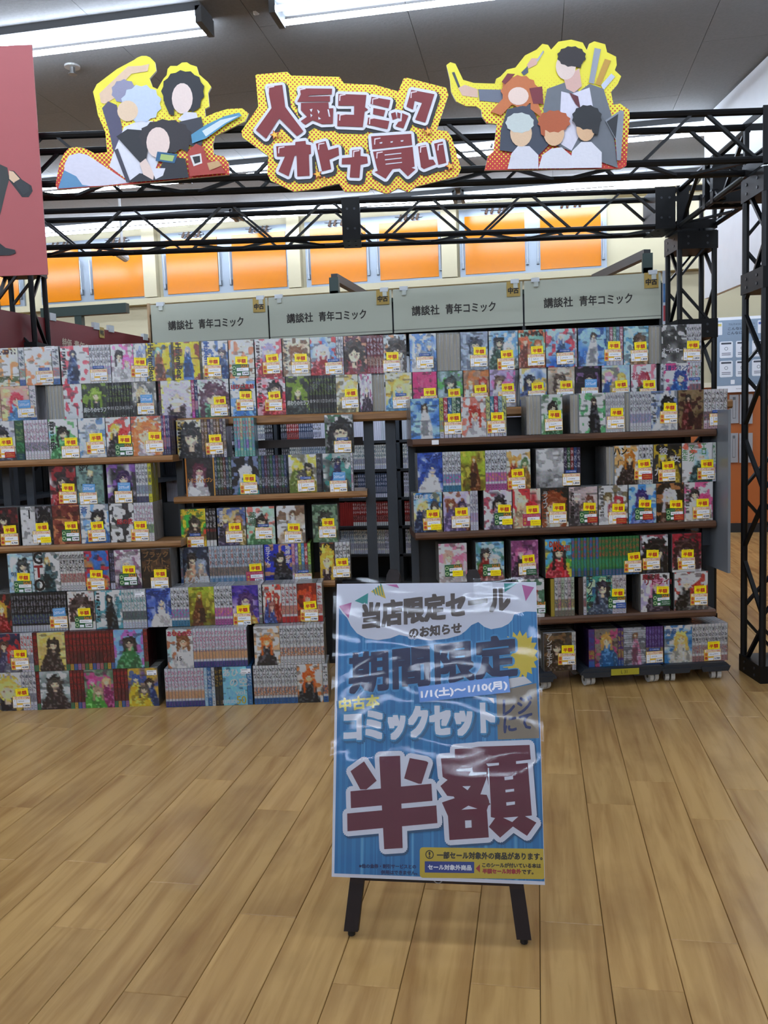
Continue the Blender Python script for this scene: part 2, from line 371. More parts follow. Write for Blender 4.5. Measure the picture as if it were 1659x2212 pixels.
# white hanging partition on the right, parallel to the side truss
def partition():
    t = thing('hanging_partition', 'tall white hanging partition at upper right behind the truss', 'partition', W(2.7, 0, 0), ALPHA)
    mb = MB(); mb.box(0, .04, 2, 3.9, 2.2, ZC - .02, flat('eceff4', .45)); mb.obj('panel', t)
    mb = MB(); mb.box(0, .04, 3.905, 5.93, 2.2, ZC - .02, flat('eceff4', .45)); mb.obj('panel', t)
    mb = MB(); mb.box(0, .04, 5.94, 7.15, 2.2, ZC - .02, flat('eceff4', .45)); mb.obj('panel', t)
partition()
# sprinkler, cameras
p = at_z(156, 142, ZC)
mb = MB(); mb.tube(p, p - Vector((0, 0, .012)), .05, flat('b0aeaa', .4, .5), 16).tube(p - Vector((0, 0, .012)), p - Vector((0, 0, .05)), .018, flat('8a8886', .3, .8)).tube(p - Vector((0, 0, .05)), p - Vector((0, 0, .056)), .03, flat('8a8886', .3, .8)); tag(mb.obj('sprinkler'), 'small round sprinkler head on the grey ceiling at upper left', 'sprinkler')
def cctv(px, py, Y, drop, lab):
    p = at_Y(px, py, Y); t = thing('security_camera', lab, 'camera', p)
    mb = MB(); mb.tube((0, .05, -.02), (0, -.1, .0), .035, flat('d9d9d9', .4), 12); mb.obj('housing', t)
    mb = MB(); mb.tube((0, -.1, 0), (-.01, -.15, -.01), .032, flat('15161a', .2), 12); mb.obj('lens', t)
    mb = MB(); mb.tube((0, 0, .03), (0, 0, ZC - p.z), .012, flat('d9d9d9', .4)); mb.obj('bracket', t)
cctv(265, 550, 7.0, .5, 'small white security camera with dark lens, hanging below the rear truss at left')
cctv(548, 4, 5.0, .06, 'white security camera with dark lens between two ceiling lights at top of picture')

# ================================================================ rear bookcase with cream signs
BX = [-2.769 + .9 * i for i in range(5)]
t = thing('bookcase', 'long tall bookcase of comics behind the display, under cream header signs', 'bookcase', (0, 6, 0))
for i, x in enumerate(BX):
    mb = MB(); mb.box(x - .012, x + .012, 0, .3, 0, 2.12, M_UP); mb.obj('upright', t)
mb = MB(); mb.box(BX[0], BX[-1], .28, .3, 0, 2.1, M_BACK); mb.obj('back_panel', t)
ZS = [.12 + .2045 * i for i in range(9)]
for z in ZS:
    mb = MB(); mb.bbox(BX[0], BX[-1], 0, .28, z - .022, z, flat('23262b', .5)); mb.obj('shelf', t)
mb = MB(); mb.box(BX[0], BX[-1], -.02, .3, 2.1, 2.13, flat('2a4038', .5)); mb.obj('top_rail', t)
mb = MB(); mb.box(BX[0] - .03, BX[0] - .012, -.02, .3, 0, 2.2, flat('b89a74', .5)); mb.obj('end_panel', t)
M_SIGN = flat('bcc0ae', .5, var=.01); M_INK = flat('2a2420', .5); M_GOLD = flat('b89a4e', .5)
for i in range(4):
    x0, x1 = BX[i] + .006, BX[i + 1] - .006
    s = thing('header_sign', 'cream header sign reading 講談社 青年コミック, ' + ['leftmost of four', 'second from left of four', 'third from left of four', 'rightmost of four, by the black truss column'][i], 'sign', (0, 5.965, 0), 0, 'cream header signs on the rear bookcase')
    mb = MB(); mb.prism([(x0, 1.885), (x1, 1.885), (x1, 2.183), (x0, 2.183)], 0, .012, M_SIGN)
    for k in range(130): mb.face([(x0 + k * .00685, 1.9), (x0 + k * .00685 + .004, 1.9), (x0 + k * .00685 + .004, 1.906), (x0 + k * .00685, 1.906)], -.0006, M_INK)
    mb.obj('board', s)
    mb = MB(); mb.txt('講談社', x0 + .225, 2.028, .066, -.001, M_INK, .19, 0, .0015).txt('青年コミック', x0 + .535, 2.028, .066, -.001, M_INK, .34, 0, .0015); mb.obj('lettering', s)
    mb = MB(); mb.box(x1 - .105, x1 - .015, -.004, -.001, 2.085, 2.185, M_GOLD).txt('中古', x1 - .06, 2.125, .04, -.005, M_INK, .07, 0, .002); mb.obj('used_tag', s)
    for xx in (x0 + .075, x1 - .05):
        mb = MB(); mb.box(xx - .028, xx + .028, -.008, .02, 2.172, 2.2, flat('d5dade', .2)).box(xx - .01, xx + .02, -.007, -.003, 2.14, 2.172, flat('c9cec4', .2)); mb.obj('clip', s)
# bracket arms that carry shelf lights
def arm(px, py, Y, lab, toward):
    p = at_Y(px, py, Y); t = thing('bracket_arm', lab, 'bracket', (p.x, Y, 0))
    mb = MB(); mb.box(-.03, .03, -.025, .025, 0, p.z - .1, flat('22352f', .5)); mb.obj('post', t)
    mb = MB(); mb.bar((0, 0, p.z), (toward, -.0 if toward < -.5 else .9, p.z), .05, .06, flat('2b2a2a', .5)).bar((0, 0, p.z), (0, 0, p.z - .2), .07, .05, flat('22352f', .5)); mb.obj('arm', t)
arm(722, 600, 6.34, 'dark bracket arm standing up behind the second cream header sign', .06)
arm(1398, 548, 6.34, 'dark bracket arm behind the rightmost cream header sign', -.3)
p = at_Y(172, 690, 6.4); t = thing('bracket_arm', 'long dark green horizontal bracket arm above the red sign at left', 'bracket', (p.x, 6.4, 0))
mb = MB(); a, b = at_Y(92, 678, 6.4), at_Y(276, 672, 6.4); mb.box(a.x - p.x, b.x - p.x, -.03, .03, a.z - .035, a.z + .04, flat('20332c', .5)); mb.obj('arm', t)
mb = MB(); mb.box(-.03, .03, -.025, .025, 0, a.z - .035, flat('20332c', .5)); mb.obj('post', t)
# books in the rear bookcase: those seen through the gaps as objects, the rest joined
def spinecol(A, base, title, pict, bot, seed, nx=6, ny=36):
    r = np.random.RandomState(seed); B = np.tile(np.array(hexc(base)), (ny, nx, 1))
    tcol = np.array(hexc(title)); pc = [np.array(hexc(c)) for c in pict]
    for j in range(ny):
        v = j / (ny - 1)
        if .07 < v < .5:
            for i in range(1, nx - 1):
                if r.rand() < (.55 if (j // 2) % 3 else .1): B[j, i] = tcol * .75 + B[j, i] * .25
        if .56 < v < .78:
            for i in range(nx): B[j, i] = pc[r.randint(len(pc))] * .75 + .25 * B[j, i]
        if v > .83: B[j] = np.array(hexc(bot))
        if .86 < v < .97 and j % 2: B[j, 2:nx - 2] = tcol * .5 + B[j, 2:nx - 2] * .5
    return B + r.uniform(-.03, .03, B.shape)
SPM = {}
def vol(name, mat_paper=None):
    return name
def spine_mesh(spec, seed, w, h, dep):
    key = (spec, seed, round(w, 4), round(h, 3), dep)
    if key in SPM: return SPM[key]
    c = spec.split('-'); base, title, pict, bot = c[0], c[1], c[2].split('.'), c[3]
    mb = MB(); g = w * .06
    mb.art(spinecol(None, base, title, pict, bot, seed), -w / 2 + g, w / 2 - g, 0, h, 0)
    mb.box(-w / 2 + g, w / 2 - g, .0003, dep, 0, h, flat(base, .5)); SPM[key] = mb.mesh('book'); return SPM[key]
WIN = [(560, 905, 700, 985), (765, 895, 900, 1250), (690, 1165, 800, 1250), (480, 900, 520, 990), (1095, 935, 1330, 960), (900, 955, 1150, 965)]
bk = thing('row_of_books', 'rows of comic spines packed on the rear bookcase, seen through the shelf gaps', 'books', (0, 6.02, 0)); bk['kind'] = 'stuff'
stf = MB(); RSP = ['dde-333-446.99a.ccd-eee', 'e8e8e4-245-668.aab-dde', '2a2a30-ddd-99a.556-ccd', 'c8d0dc-357-88a.bbc-eee', 'a32a26-eee-c88.433-e8e8e8', '3b4a68-dde-889.aab-dde', 'd8d4c8-822-a98.665-eee']
BG = 'comic spines standing on the rear bookcase'
cnt = 0
for zi, z in enumerate(ZS[:-1]):
    if z > 1.6 or z < .2: continue
    x = BX[0] + .03; run = 0; spec = RSP[0]
    while x < BX[-1] - .02:
        if run <= 0: run = rnd.randint(6, 14); spec = RSP[4] if zi == 2 else rnd.choice(RSP[:4] if zi != 3 else [RSP[0], RSP[3]]) if rnd.random() < .75 else rnd.choice(RSP)
        run -= 1; wv = .0145
        if any(abs(x - b) < .025 for b in BX): x += .03; continue
        q = Vector((x, 6.02, z + .09)) - CAM0; k = q.dot(CF); px, py = q.dot(CR) / k * FOC + 829.5, -q.dot(CU) / k * FOC + 1106
        hh = .174 + rnd.uniform(-.004, .004)
        if cnt < 295 and any(a - 4 < px < c + 4 and b - 25 < py < d_ + 25 for a, b, c, d_ in WIN):
            o = link('comic_book', spine_mesh(spec, rnd.randint(0, 3), wv, .174, .11), None, (x, 6.02, z)); cnt += 1
            tag(o, 'thin comic volume, one spine among many packed upright on the rear bookcase', 'book', BG)
        else: stf.box(x - .007, x + .007, 0, .11, z, z + hh, flat(spec.split('-')[0], .5))
        x += .0152
stf_o = stf.obj('books', bk); stf_o['kind'] = 'stuff'

# red side sign at left on its own gondola running away from the viewer
A = at_z(103, 688, 1.949); B = at_Y(325, 731, 6.0)
dirv = (B - A); dirv.z = 0; Lr = dirv.length; ang = math.atan2(dirv.y, dirv.x)
t = thing('red_header_sign', 'dark red header sign reading 特価 青年コミック, running back at left behind the truss column', 'sign', (A.x, A.y, 0), ang)
M_RED = flat('7a1f24', .5, var=.02)
mb = MB(); mb.prism([(0, 1.66), (Lr, 1.66), (Lr, 1.949), (0, 1.949)], 0, .012, M_RED).prism([(-1.6, 1.66), (-.015, 1.66), (-.015, 1.949), (-1.6, 1.949)], 0, .012, M_RED); mb.obj('board', t)
mb = MB(); mb.box(-.013, -.003, -.002, .002, 1.64, 1.949, flat('b09a94', .4)); mb.obj('joint_strip', t)
mb = MB()
def rp(px, py):
    n = Vector((-math.sin(ang), math.cos(ang), 0)); q = on_plane(px, py, A, n); return ((q - A).dot(Vector((math.cos(ang), math.sin(ang), 0))), q.z)
mb.fit('特価', rp(134, 749), rp(154, 752), rp(134, 730), -.002, flat('cdb7a0', .5), .0015); mb.obj('lettering', t); mb = MB()
mb.fit('青年コミック', rp(160, 753), rp(226, 768), rp(160, 735), -.002, flat('cdb7a0', .5), .0015); mb.obj('lettering', t)
for px, py in ((219, 716),):
    a, b = rp(213, 706), rp(225, 731); mb = MB(); mb.box(a[0], b[0], -.004, -.001, b[1], a[1], M_GOLD).txt('中古', (a[0] + b[0]) / 2, (a[1] + b[1]) / 2, .035, -.005, M_INK, (b[0] - a[0]) * .7, 0, .002); mb.obj('used_tag', t)
for px, py in ((112, 682), (207, 702), (239, 708), (313, 726)):
    a = rp(px, py); mb = MB(); mb.box(a[0] - .03, a[0] + .03, -.008, .015, a[1] - .03, a[1] + .015, flat('d5dade', .2)); mb.obj('clip', t)
t = thing('side_gondola', 'dark shelving gondola running back under the red header sign', 'shelving', (A.x, A.y, 0), ang)
mb = MB(); mb.box(-1.6, Lr, .013, .05, 0, 1.64, M_BACK); mb.obj('back_panel', t)
for z in (.3, .6, .9, 1.2, 1.5):
    mb = MB(); mb.box(-1.6, Lr, -.2, .013, z, z + .02, M_UP); mb.obj('shelf', t)


# ================================================================ display racks
def rz_of(row): return ALPHA + row.get('t', 0)
RT = math.radians(3.5)
def dpos(row, s): return row['d'] + math.tan(row.get('t', 0)) * (s - .5)
def s_px(row, x, z):
    s = 0.
    for _ in range(5): s = s_of(x, dpos(row, s), z)
    return s
def rack(name, lab, boards, extra, mat, rz=ALPHA, org=(0, 0)):
    t = thing(name, lab, 'rack', W(org[0], org[1], 0), rz)
    for x0, x1, y0, y1, z, th in boards:
        mb = MB(); mb.bbox(x0, x1, y0, y1, z - th, z, mat, .009); mb.obj('shelf_board', t)
    for nm, b, m_ in extra:
        mb = MB(); mb.box(*b, m_); mb.obj(nm, t)
    rack.M = Matrix.Translation(W(org[0], org[1], 0)) @ Matrix.Rotation(rz, 4, 'Z'); return t
s1, s2 = s_of(801, 4.17, .9), s_of(847.5, 4.17, .9)
ex = [('upright', (s1 - .024, s1 + .024, 4.12, 4.2, 0, 1.262), M_UP), ('upright', (s2 - .024, s2 + .024, 4.12, 4.2, 0, 1.262), M_UP),
      ('upright', (-.99, -.95, 4.21, 4.26, 0, 1.262), M_UP), ('upright', (1.6, 1.64, 4.21, 4.26, 0, 1.262), M_UP), ('upright', (-1.86, -1.82, 4.21, 4.26, 0, 1.262), M_UP),
      ('back_panel', (-.94, -.22, 4.205, 4.21, .05, .93), M_BACK), ('cross_rail', (-.62, s1 - .03, 4.215, 4.235, 1.14, 1.18), flat('33261f', .5)),
      ('foot', (s1 - .03, s1 + .03, 4.0, 4.115, 0, .05), M_UP), ('foot', (s2 - .03, s2 + .03, 4.0, 4.115, 0, .05), M_UP)]
rack('display_rack', 'long rear display rack with light wooden top board carrying two tiers of comic sets', [(-1.9, 1.66, 4.04, 4.28, 1.297, .042), (-.972, -.075, 3.94, 4.2, .932, .03), (-.972, -.24, 3.925, 4.2, .519, .03)], ex, M_BOARD)
ex = [('upright', (-1.80, -1.765, 4.036, 4.06, 0, 1.1), M_UP), ('upright', (-1.69, -1.655, 4.036, 4.06, 0, 1.1), M_UP), ('upright', (-.975, -.945, 4.036, 4.06, 0, 1.1), M_UP),
      ('back_panel', (-1.93, -.94, 4.061, 4.066, .03, .9), M_BACK)]
rack('display_rack', 'left display rack with two light wooden boards of comic sets', [(-2.0, -.94, 3.835, 4.035, 1.13, .03), (-2.0, -.925, 3.835, 4.035, .742, .03)], ex, M_BOARD)
ex = [('upright', (-.36, -.325, .262, .287, 0, 1.13), M_UP), ('upright', (.98, 1.01, .262, .287, 0, 1.13), M_UP), ('back_panel', (-.35, 1.0, .29, .295, .05, 1.25), M_BACK),
      ('price_strip', (-.28, -.25, -.0165, -.0125, 1.137, 1.157), M_WHITE)]
RK = rack('display_rack', 'right display rack with three dark brown boards of comic sets', [(-.365, 1.01, -.012, .262, 1.163, .032), (-.365, 1.01, -.012, .262, .747, .032), (-.365, 1.01, -.012, .262, .337, .034)], ex, M_DBOARD, ALPHA + RT, (.5, 3.80))
# plain side panel at the right end
a = at_d(1579, 884, 3.74); b = at_d(1579, 1238, 3.74); inv = rack.M.inverted() @ Matrix.Translation(W(a[0], 3.74, 0)) @ Matrix.Rotation(ALPHA, 4, 'Z')
mb = MB(); mb.box(-.012, 0, 0, .26, b[1], a[1], flat('70757b', .25), inv); o = mb.obj('side_panel', RK); o['label'] = 'pale grey upright end panel'
mb = MB(); mb.box(-.05, -.013, .2, .23, b[1] + .1, a[1] - .05, M_UP, inv); mb.obj('panel_mount', RK)
# crates that hold the floor stacks up are the sets themselves; dollies on the right
M_DOL = flat('262b32', .45); M_WHL = flat('c9ccce', .3)
def dolly(sc_, lab, wd=.52, sticker=False, dd=.0):
    row = dict(d=3.80, t=RT); s0 = sc_; t = thing('dolly', lab, 'dolly', W(s0, dpos(row, s0) + dd, 0), ALPHA + RT, 'plastic hand dollies under the comic sets')
    mb = MB(); mb.prism([(-wd / 2, .06), (wd / 2, .06), (wd / 2, .07), (wd / 2 - .02, .088), (-wd / 2 + .02, .088), (-wd / 2, .07)], -.012, .255, M_DOL); mb.obj('deck', t)
    for x in (-wd * .36, wd * .22):
        mb = MB(); mb.prism([(x - .05, .072), (x + .09, .072), (x + .08, .048), (x - .04, .048)], -.018, -.0125, M_DOL); mb.obj('rib', t)
    if sticker:
        mb = MB(); mb.box(-.06, .07, -.021, -.0185, .055, .084, flat('a39a2c', .4)).txt('L 31', .0, .07, .016, -.0215, M_INK); mb.obj('sticker', t)
    for sx in (-1, 1):
        for y in (.035, .215):
            c = link('caster', None, t, (sx * (wd / 2 - .05), y, 0)); a = rnd.uniform(-.5, .5)
            for k in (-.013, .013):
                mb = MB(); mb.tube((k - .009, 0, .027), (k + .009, 0, .027), .0265, M_WHL, 16).tube((k - .0095, 0, .027), (k + .0095, 0, .027), .008, flat('6d6a60', .3, .6), 8); w_ = mb.obj('wheel', c); w_.rotation_euler.z = a
            mb = MB(); mb.tube((0, 0, .045), (0, 0, .06), .012, flat('83868a', .3, .7)); mb.obj('fork', c)
SD = lambda x: s_px(dict(d=3.80, t=RT), x, .03)
dolly(SD(1345), 'dark plastic dolly with yellow sticker, middle one at floor level on the right', .40, True)
dolly(SD(1502), 'dark plastic dolly at far right carrying the white-spined comic set', .32)
dolly(SD(1115), 'dark plastic dolly partly hidden behind the easel poster', .36, dd=-.03)

# ================================================================ printed covers
def vnoise(r, H, Wd, n, m):
    g = r.rand(n + 1, m + 1); y = np.linspace(0, n - 1e-6, H); x = np.linspace(0, m - 1e-6, Wd)
    yi, xi = y.astype(int), x.astype(int); fy, fx = (y - yi)[:, None], (x - xi)[None]; fy = fy * fy * (3 - 2 * fy); fx = fx * fx * (3 - 2 * fx)
    return (g[yi][:, xi] * (1 - fy) * (1 - fx) + g[yi + 1][:, xi] * fy * (1 - fx) + g[yi][:, xi + 1] * (1 - fy) * fx + g[yi + 1][:, xi + 1] * fy * fx)
SKIN = np.array([.93, .8, .7])
def paint(spec, seed, H=46, Wd=32, bw=False):
    """an invented cover: soft backdrop, drifting shapes, faceless half figures in the colours of the real one"""
    p = spec.split(); b1, b2, hair, cloth, acc = [np.array(hexc(h)) for h in p[:5]]; st = p[5]
    r = np.random.RandomState(seed); V, U = np.meshgrid(np.linspace(0, 1, H), np.linspace(0, 1, Wd), indexing='ij')
    n1 = vnoise(r, H, Wd, 5, 4); n2 = vnoise(r, H, Wd, 9, 7); n3 = vnoise(r, H, Wd, 22, 16); n4 = vnoise(r, H, Wd, 16, 4)
    skin = SKIN if b1.mean() + b2.mean() + hair.mean() < 2.9 or not bw else np.array([.8, .8, .8])
    k = np.clip(V * .7 + (n1 - .5) * 1.6, 0, 1)[..., None]; A = b1 * (1 - k) + b2 * k
    def lay(mask, c, a=1.):
        nonlocal A
        m = (np.clip(mask, 0, 1) * a)[..., None]; A = A * (1 - m) + c * m
    def soft(d, w=.05): return np.clip(.5 - d / w, 0, 1)
    lay((n2 > .62) * 1., acc, .8); lay((n4 > .74) * 1., b1 * .35 + .1 * acc, .6)
    def fig(cx, cy, R, hc, cc, body=True, lean=0.):
        ny = (n3 - .5) * .5 * R; x = U - cx; y = (V - cy) * 1.38
        if body:
            wd = R * (1.1 + 1.1 * np.clip((V - cy - R) * 3, 0, 1.2)); bm = soft(np.abs(x - lean * (V - cy)) - wd + ny, .04) * (V > cy + R * .55)
            lay(bm, cc); lay(bm * (n2 > .58), cc * .55 + .1, .7); lay(bm * (n3 > .7), np.minimum(1, cc + .35), .5)
            lay(soft(np.abs(x) - R * .3, .04) * (V > cy + R * .4) * (V < cy + R * 1.15), skin * .93)
        d = np.sqrt(x * x + (y + R * .12) ** 2) - R * 1.22 + ny * 1.6; lay(soft(d, .03), hc)
        side = (np.abs(np.abs(x) - R * 1.05) - R * .26 + ny * .8); lay(soft(side, .04) * (V > cy - .2 * R) * (V < cy + R * (1. + r.rand() * 1.3)), hc, .9)
        f = np.sqrt((x / .82) ** 2 + ((y - R * .16) / 1.) ** 2) - R * .86; lay(soft(f, .04), skin)
        lay(soft(f, .04) * (y < -R * .12 + np.abs(x) * .5 + ny), hc); lay(soft(f, .04) * (n3 > .66) * (y < R * .2), hc * .8, .7)
        if R > .13:
            for sx in (-1, 1): lay(soft(np.sqrt((x - sx * R * .34) ** 2 + (y - R * .26) ** 2 * 1.4) - R * .1, .03), hc * .35, .75)
        lay(soft(d, .03) * (n4 > .66), np.minimum(1, hc + .25), .5)
    j = lambda a: r.uniform(-a, a)
    if st[0] == 'f': fig(.55 + j(.1), .34 + j(.05), .19 + j(.02), hair, cloth, lean=j(.3))
    if st[0] == 'F': fig(.52 + j(.08), .42, .36, hair, cloth)
    if st[0] == 't': fig(.5 + j(.1), .2, .085, hair, cloth, lean=j(.15)); lay(soft(np.abs(U - .5) - .13 + (n3 - .5) * .12, .05) * (V > .55) * (V < .93), cloth * .6)
    if st[0] == 'g': fig(.3 + j(.05), .3 + j(.04), .12, acc, cloth); fig(.72 + j(.05), .34 + j(.04), .12, hair, acc * .7); fig(.5 + j(.05), .56, .14, hair * .6 + .2, cloth)
    if st[0] == 'd': fig(.36, .3, .15, hair, cloth); fig(.68, .44, .15, acc, cloth * .5 + .3)
    if 'v' in st[1:]:
        for q in range(9):
            lay(((np.abs(U - .12) < .06) & (np.abs(V - .08 - q * .085) < .03) & (n3 > .35)) * 1., cloth * .3, .85)
    if 'h' in st[1:]: lay(((np.abs(V - .1) < .06) & (n3 > .42) & (U > .08) & (U < .92)) * 1., cloth * .35, .85)
    if 'b' in st[1:]: lay(((np.abs(V - .82) < .07) & (n3 > .45)) * 1., hair * .5, .8)
    if 's' in st[1:]:
        lay((np.sin(V * 110) > .2) * (n1 < .75) * 1., b1 * .55, .6)
    if bw: g = A.mean(2, keepdims=True); A = g + (A - g) * .15
    A = (A - .48) * 1.28 + .54
    return np.clip(A + (n3[..., None] - .5) * .12 + r.uniform(-.03, .03, A.shape), 0, .97)

BT = .0165
FILL = {}
def filler():
    if 'f' in FILL: return FILL['f']
    mb = MB(); cv = flat('c3c6ca', .5, var=.12)
    mb.box(-.5, .5, .0, .07, 0, 1, cv).box(-.5, .5, .93, 1, 0, 1, cv).box(.47, .5, 0, 1, 0, 1, cv).box(-.485, .47, .07, .93, .012, .988, M_PAPER)
    FILL['f'] = mb.mesh('book'); return FILL['f']
def pages_mesh():
    if 'p' in FILL: return FILL['p']
    mb = MB(); cv = flat('c3c6ca', .5, var=.12)
    mb.box(-.5, -.4, 0, 1, 0, 1, cv).box(.4, .5, 0, 1, 0, 1, cv).box(-.4, .4, .03, .97, .012, .988, M_PAPER); FILL['p'] = mb.mesh('book'); return FILL['p']

# ---- stickers
LW, LH = .080, .0535
Y_ = flat('f8e60c', .35, coat=.3); R_ = flat('b8231c', .5); K_ = flat('1c1a1c', .5); GD = flat('d8b24a', .4); CRM = flat('e9ddc0', .4); BL = flat('5f9bd0', .35, coat=.3); WH = flat('e6e8ee', .4)
GN = flat('1f5a35', .4); MG = flat('a8324f', .4); BB = flat('2b4f96', .4); OR = flat('c87a30', .4); RD = flat('a81f22', .4)
STK = {}
TH = .0011
def sticker(kind, seed=0):
    key = (kind, seed)
    if key in STK: return STK[key]
    r = random.Random(seed * 31 + ord(kind)); mb = MB(); f = -.0002
    def card(w, h, m_): mb.box(-w / 2, w / 2, 0, TH, -h / 2, h / 2, m_)
    if kind == 'H':
        card(.0565, .0355, Y_); mb.txt('店頭表示価格から', 0, .0125, .0042, f, R_, .044)
        mb.txt('半額', 0, -.003, .0185, f, R_, .041, 0, .0008)
    elif kind == 'O':
        card(.0565, .038, BL); mb.txt('店頭表示価格から', 0, .012, .0035, f, WH, .04); mb.txt('20%off', 0, -.002, .0125, f, WH, .048)
    elif kind in 'AN':
        card(LW, LH, GD); mb.box(-.036, .039, -.0001, 0, .0135, .0255, CRM); mb.txt('コミックセットSALE', .003, .0195, .0105, f, R_, .068, 0, .0003)
        mb.box(-.0385, -.0225, -.0001, 0, -.025, .012, GD if kind == 'A' else WH)
        if kind == 'A': mb.txt('全', -.0305, .004, .013, f, R_, bold=.0006); mb.txt('巻', -.0305, -.014, .013, f, R_, bold=.0006)
        else: mb.txt('1', -.031, .006, .009, f, K_); mb.txt('〜', -.031, -.004, .006, f, K_); mb.txt(str(r.choice([6, 8, 10, 12, 14, 19, 23])), -.031, -.0165, .009, f, K_, .010)
        mb.box(-.0205, .038, -.0001, 0, -.0055, .012, WH); mb.box(-.0205, .003, -.0001, 0, -.0135, -.0075, flat('e0b030', .4)); mb.box(-.0205, .003, -.0001, 0, -.025, -.0138, WH); mb.box(.0055, .038, -.0001, 0, -.025, -.0085, WH)
        mb.txt(r.choice(['2,685', '1,850', '5,700', '3,980', '2,480', '4,200']), .022, -.0175, .0085, f, K_, .026, 0, .0005)
    elif kind == 'G':
        card(LW, LH, GN); mb.txt('SALE', .02, .018, .012, f, OR, .036, 0, .0006); mb.txt('年末年始', -.011, .019, .007, f, flat('8fb07a', .4), .022)
        for z in (.011, -.013): mb.disc(-.0305, z, .0085, -.0002, flat('a9c090', .4)); mb.disc(-.0305, z, .005, -.0003, GN)
        mb.box(-.019, .037, -.0001, 0, -.004, .011, WH); mb.box(-.019, .0, -.0001, 0, -.0235, -.0125, WH); mb.box(.006, .037, -.0001, 0, -.0235, -.0075, WH)
        mb.txt(r.choice(['2,940', '2,480', '1,480']), .022, -.0155, .008, f, K_, .024, 0, .0005)
    elif kind == 'K':
        card(LW, LH, MG); mb.txt('コミックセットSALE', .0, .0195, .010, f, flat('e0a0b0', .4), .072); mb.txt('全', -.03, .002, .012, f, flat('e0c040', .4)); mb.txt('巻', -.03, -.015, .012, f, flat('e0c040', .4))
        mb.box(-.019, .037, -.0001, 0, -.004, .012, WH); mb.box(-.0, .037, -.0001, 0, -.0235, -.0075, WH); mb.txt('7,700', .019, -.0155, .009, f, K_, .028, 0, .0005)
    elif kind == 'B': card(.051, .0125, BB); mb.txt('セール対象外商品', 0, 0, .0065, f, WH, .042)
    elif kind == 'T':
        card(.044, .022, WH); mb.box(-.019, .008, -.0001, 0, .005, .008, flat('8c8f96', .5)).box(-.017, .002, -.0001, 0, -.007, -.005, flat('6c6f76', .5)).box(.01, .019, -.0001, 0, -.008, -.0045, K_)
    elif kind in 'yrgb':
        card(.047, .026, {'y': Y_, 'r': RD, 'g': GN, 'b': BB}[kind]); c = R_ if kind == 'y' else flat('d8b24a', .4) if kind == 'r' else WH
        mb.txt('表示価格より', 0, .0045, .0055, f, c, .036); mb.txt('1,000円引', 0, -.005, .0062, f, c, .038)
    # hand-written title on the price cards
    if kind in 'ANGK':
        cx, cz, wd = (.009, .003, .05) if kind in 'AN' else (.009, .0037, .05)
        x = cx - wd / 2 + .004; end = x + wd * r.uniform(.55, .95) - .006
        while x < end:
            for q in range(r.randint(2, 3)):
                a = r.uniform(0, 3.1); l = r.uniform(.0015, .003); dx, dz = math.cos(a) * l, math.sin(a) * l; ox, oz = x + r.uniform(-.0008, .0008), cz + r.uniform(-.0018, .0018)
                nx, nz = -math.sin(a) * .00045, math.cos(a) * .00045
                mb.face([(ox - dx - nx, oz - dz - nz), (ox + dx - nx, oz + dz - nz), (ox + dx + nx, oz + dz + nz), (ox - dx + nx, oz - dz + nz)], -.0003, K_)
            x += .0052
    STK[key] = mb.mesh({'H': 'half_price_tag', 'O': 'discount_tag', 'A': 'price_label', 'N': 'price_label', 'G': 'price_label', 'K': 'price_label', 'B': 'blue_banner', 'T': 'barcode_label'}.get(kind, 'discount_sticker'))
    return STK[key]

ROWS = dict(
 T2=dict(d=4.05, z=1.4755, n='top tier of the rear rack'), T1=dict(d=4.05, z=1.298, n='lower tier on the top board of the rear rack'),
 L1=dict(d=3.85, z=1.131, n='upper board of the left rack'), L2b=dict(d=3.86, z=.9205, n='upper tier on the lower board of the left rack'), L2a=dict(d=3.85, z=.743, n='lower tier on the lower board of the left rack'),
 L0d=dict(d=3.815, z=.5345, n='top of the left floor stack'), L0c=dict(d=3.795, z=.3565, n='third tier of the left floor stack'), L0b=dict(d=3.77, z=.1785, n='second tier of the left floor stack'), L0a=dict(d=3.77, z=.0005, n='floor at left'),
 M2b=dict(d=3.955, z=1.1105, n='upper tier on the middle board'), M2a=dict(d=3.95, z=.933, n='lower tier on the middle board'),
 M3b=dict(d=3.955, z=.6975, n='upper tier on the low board left of the easel'), M3a=dict(d=3.94, z=.52, n='lower tier on the low board left of the easel'),
 M1=dict(d=3.80, z=.3565, n='top of the middle floor stack'), M0=dict(d=3.74, z=.0005, n='floor left of the easel'),
 R1=dict(d=3.80, z=1.164, t=RT, n='upper board of the right rack'), R2b=dict(d=3.805, z=.9255, t=RT, n='upper tier on the middle board of the right rack'), R2a=dict(d=3.80, z=.748, t=RT, n='lower tier on the middle board of the right rack'),
 R3b=dict(d=3.805, z=.5155, t=RT, n='upper tier on the bottom board of the right rack'), R3a=dict(d=3.80, z=.338, t=RT, n='lower tier on the bottom board of the right rack'),
 RD=dict(d=3.815, z=.0885, t=RT, n='dolly at floor level on the right'), RE=dict(d=3.785, z=.0885, t=RT, n='dolly beside the easel poster'))
HB = .1765
nset = [0]
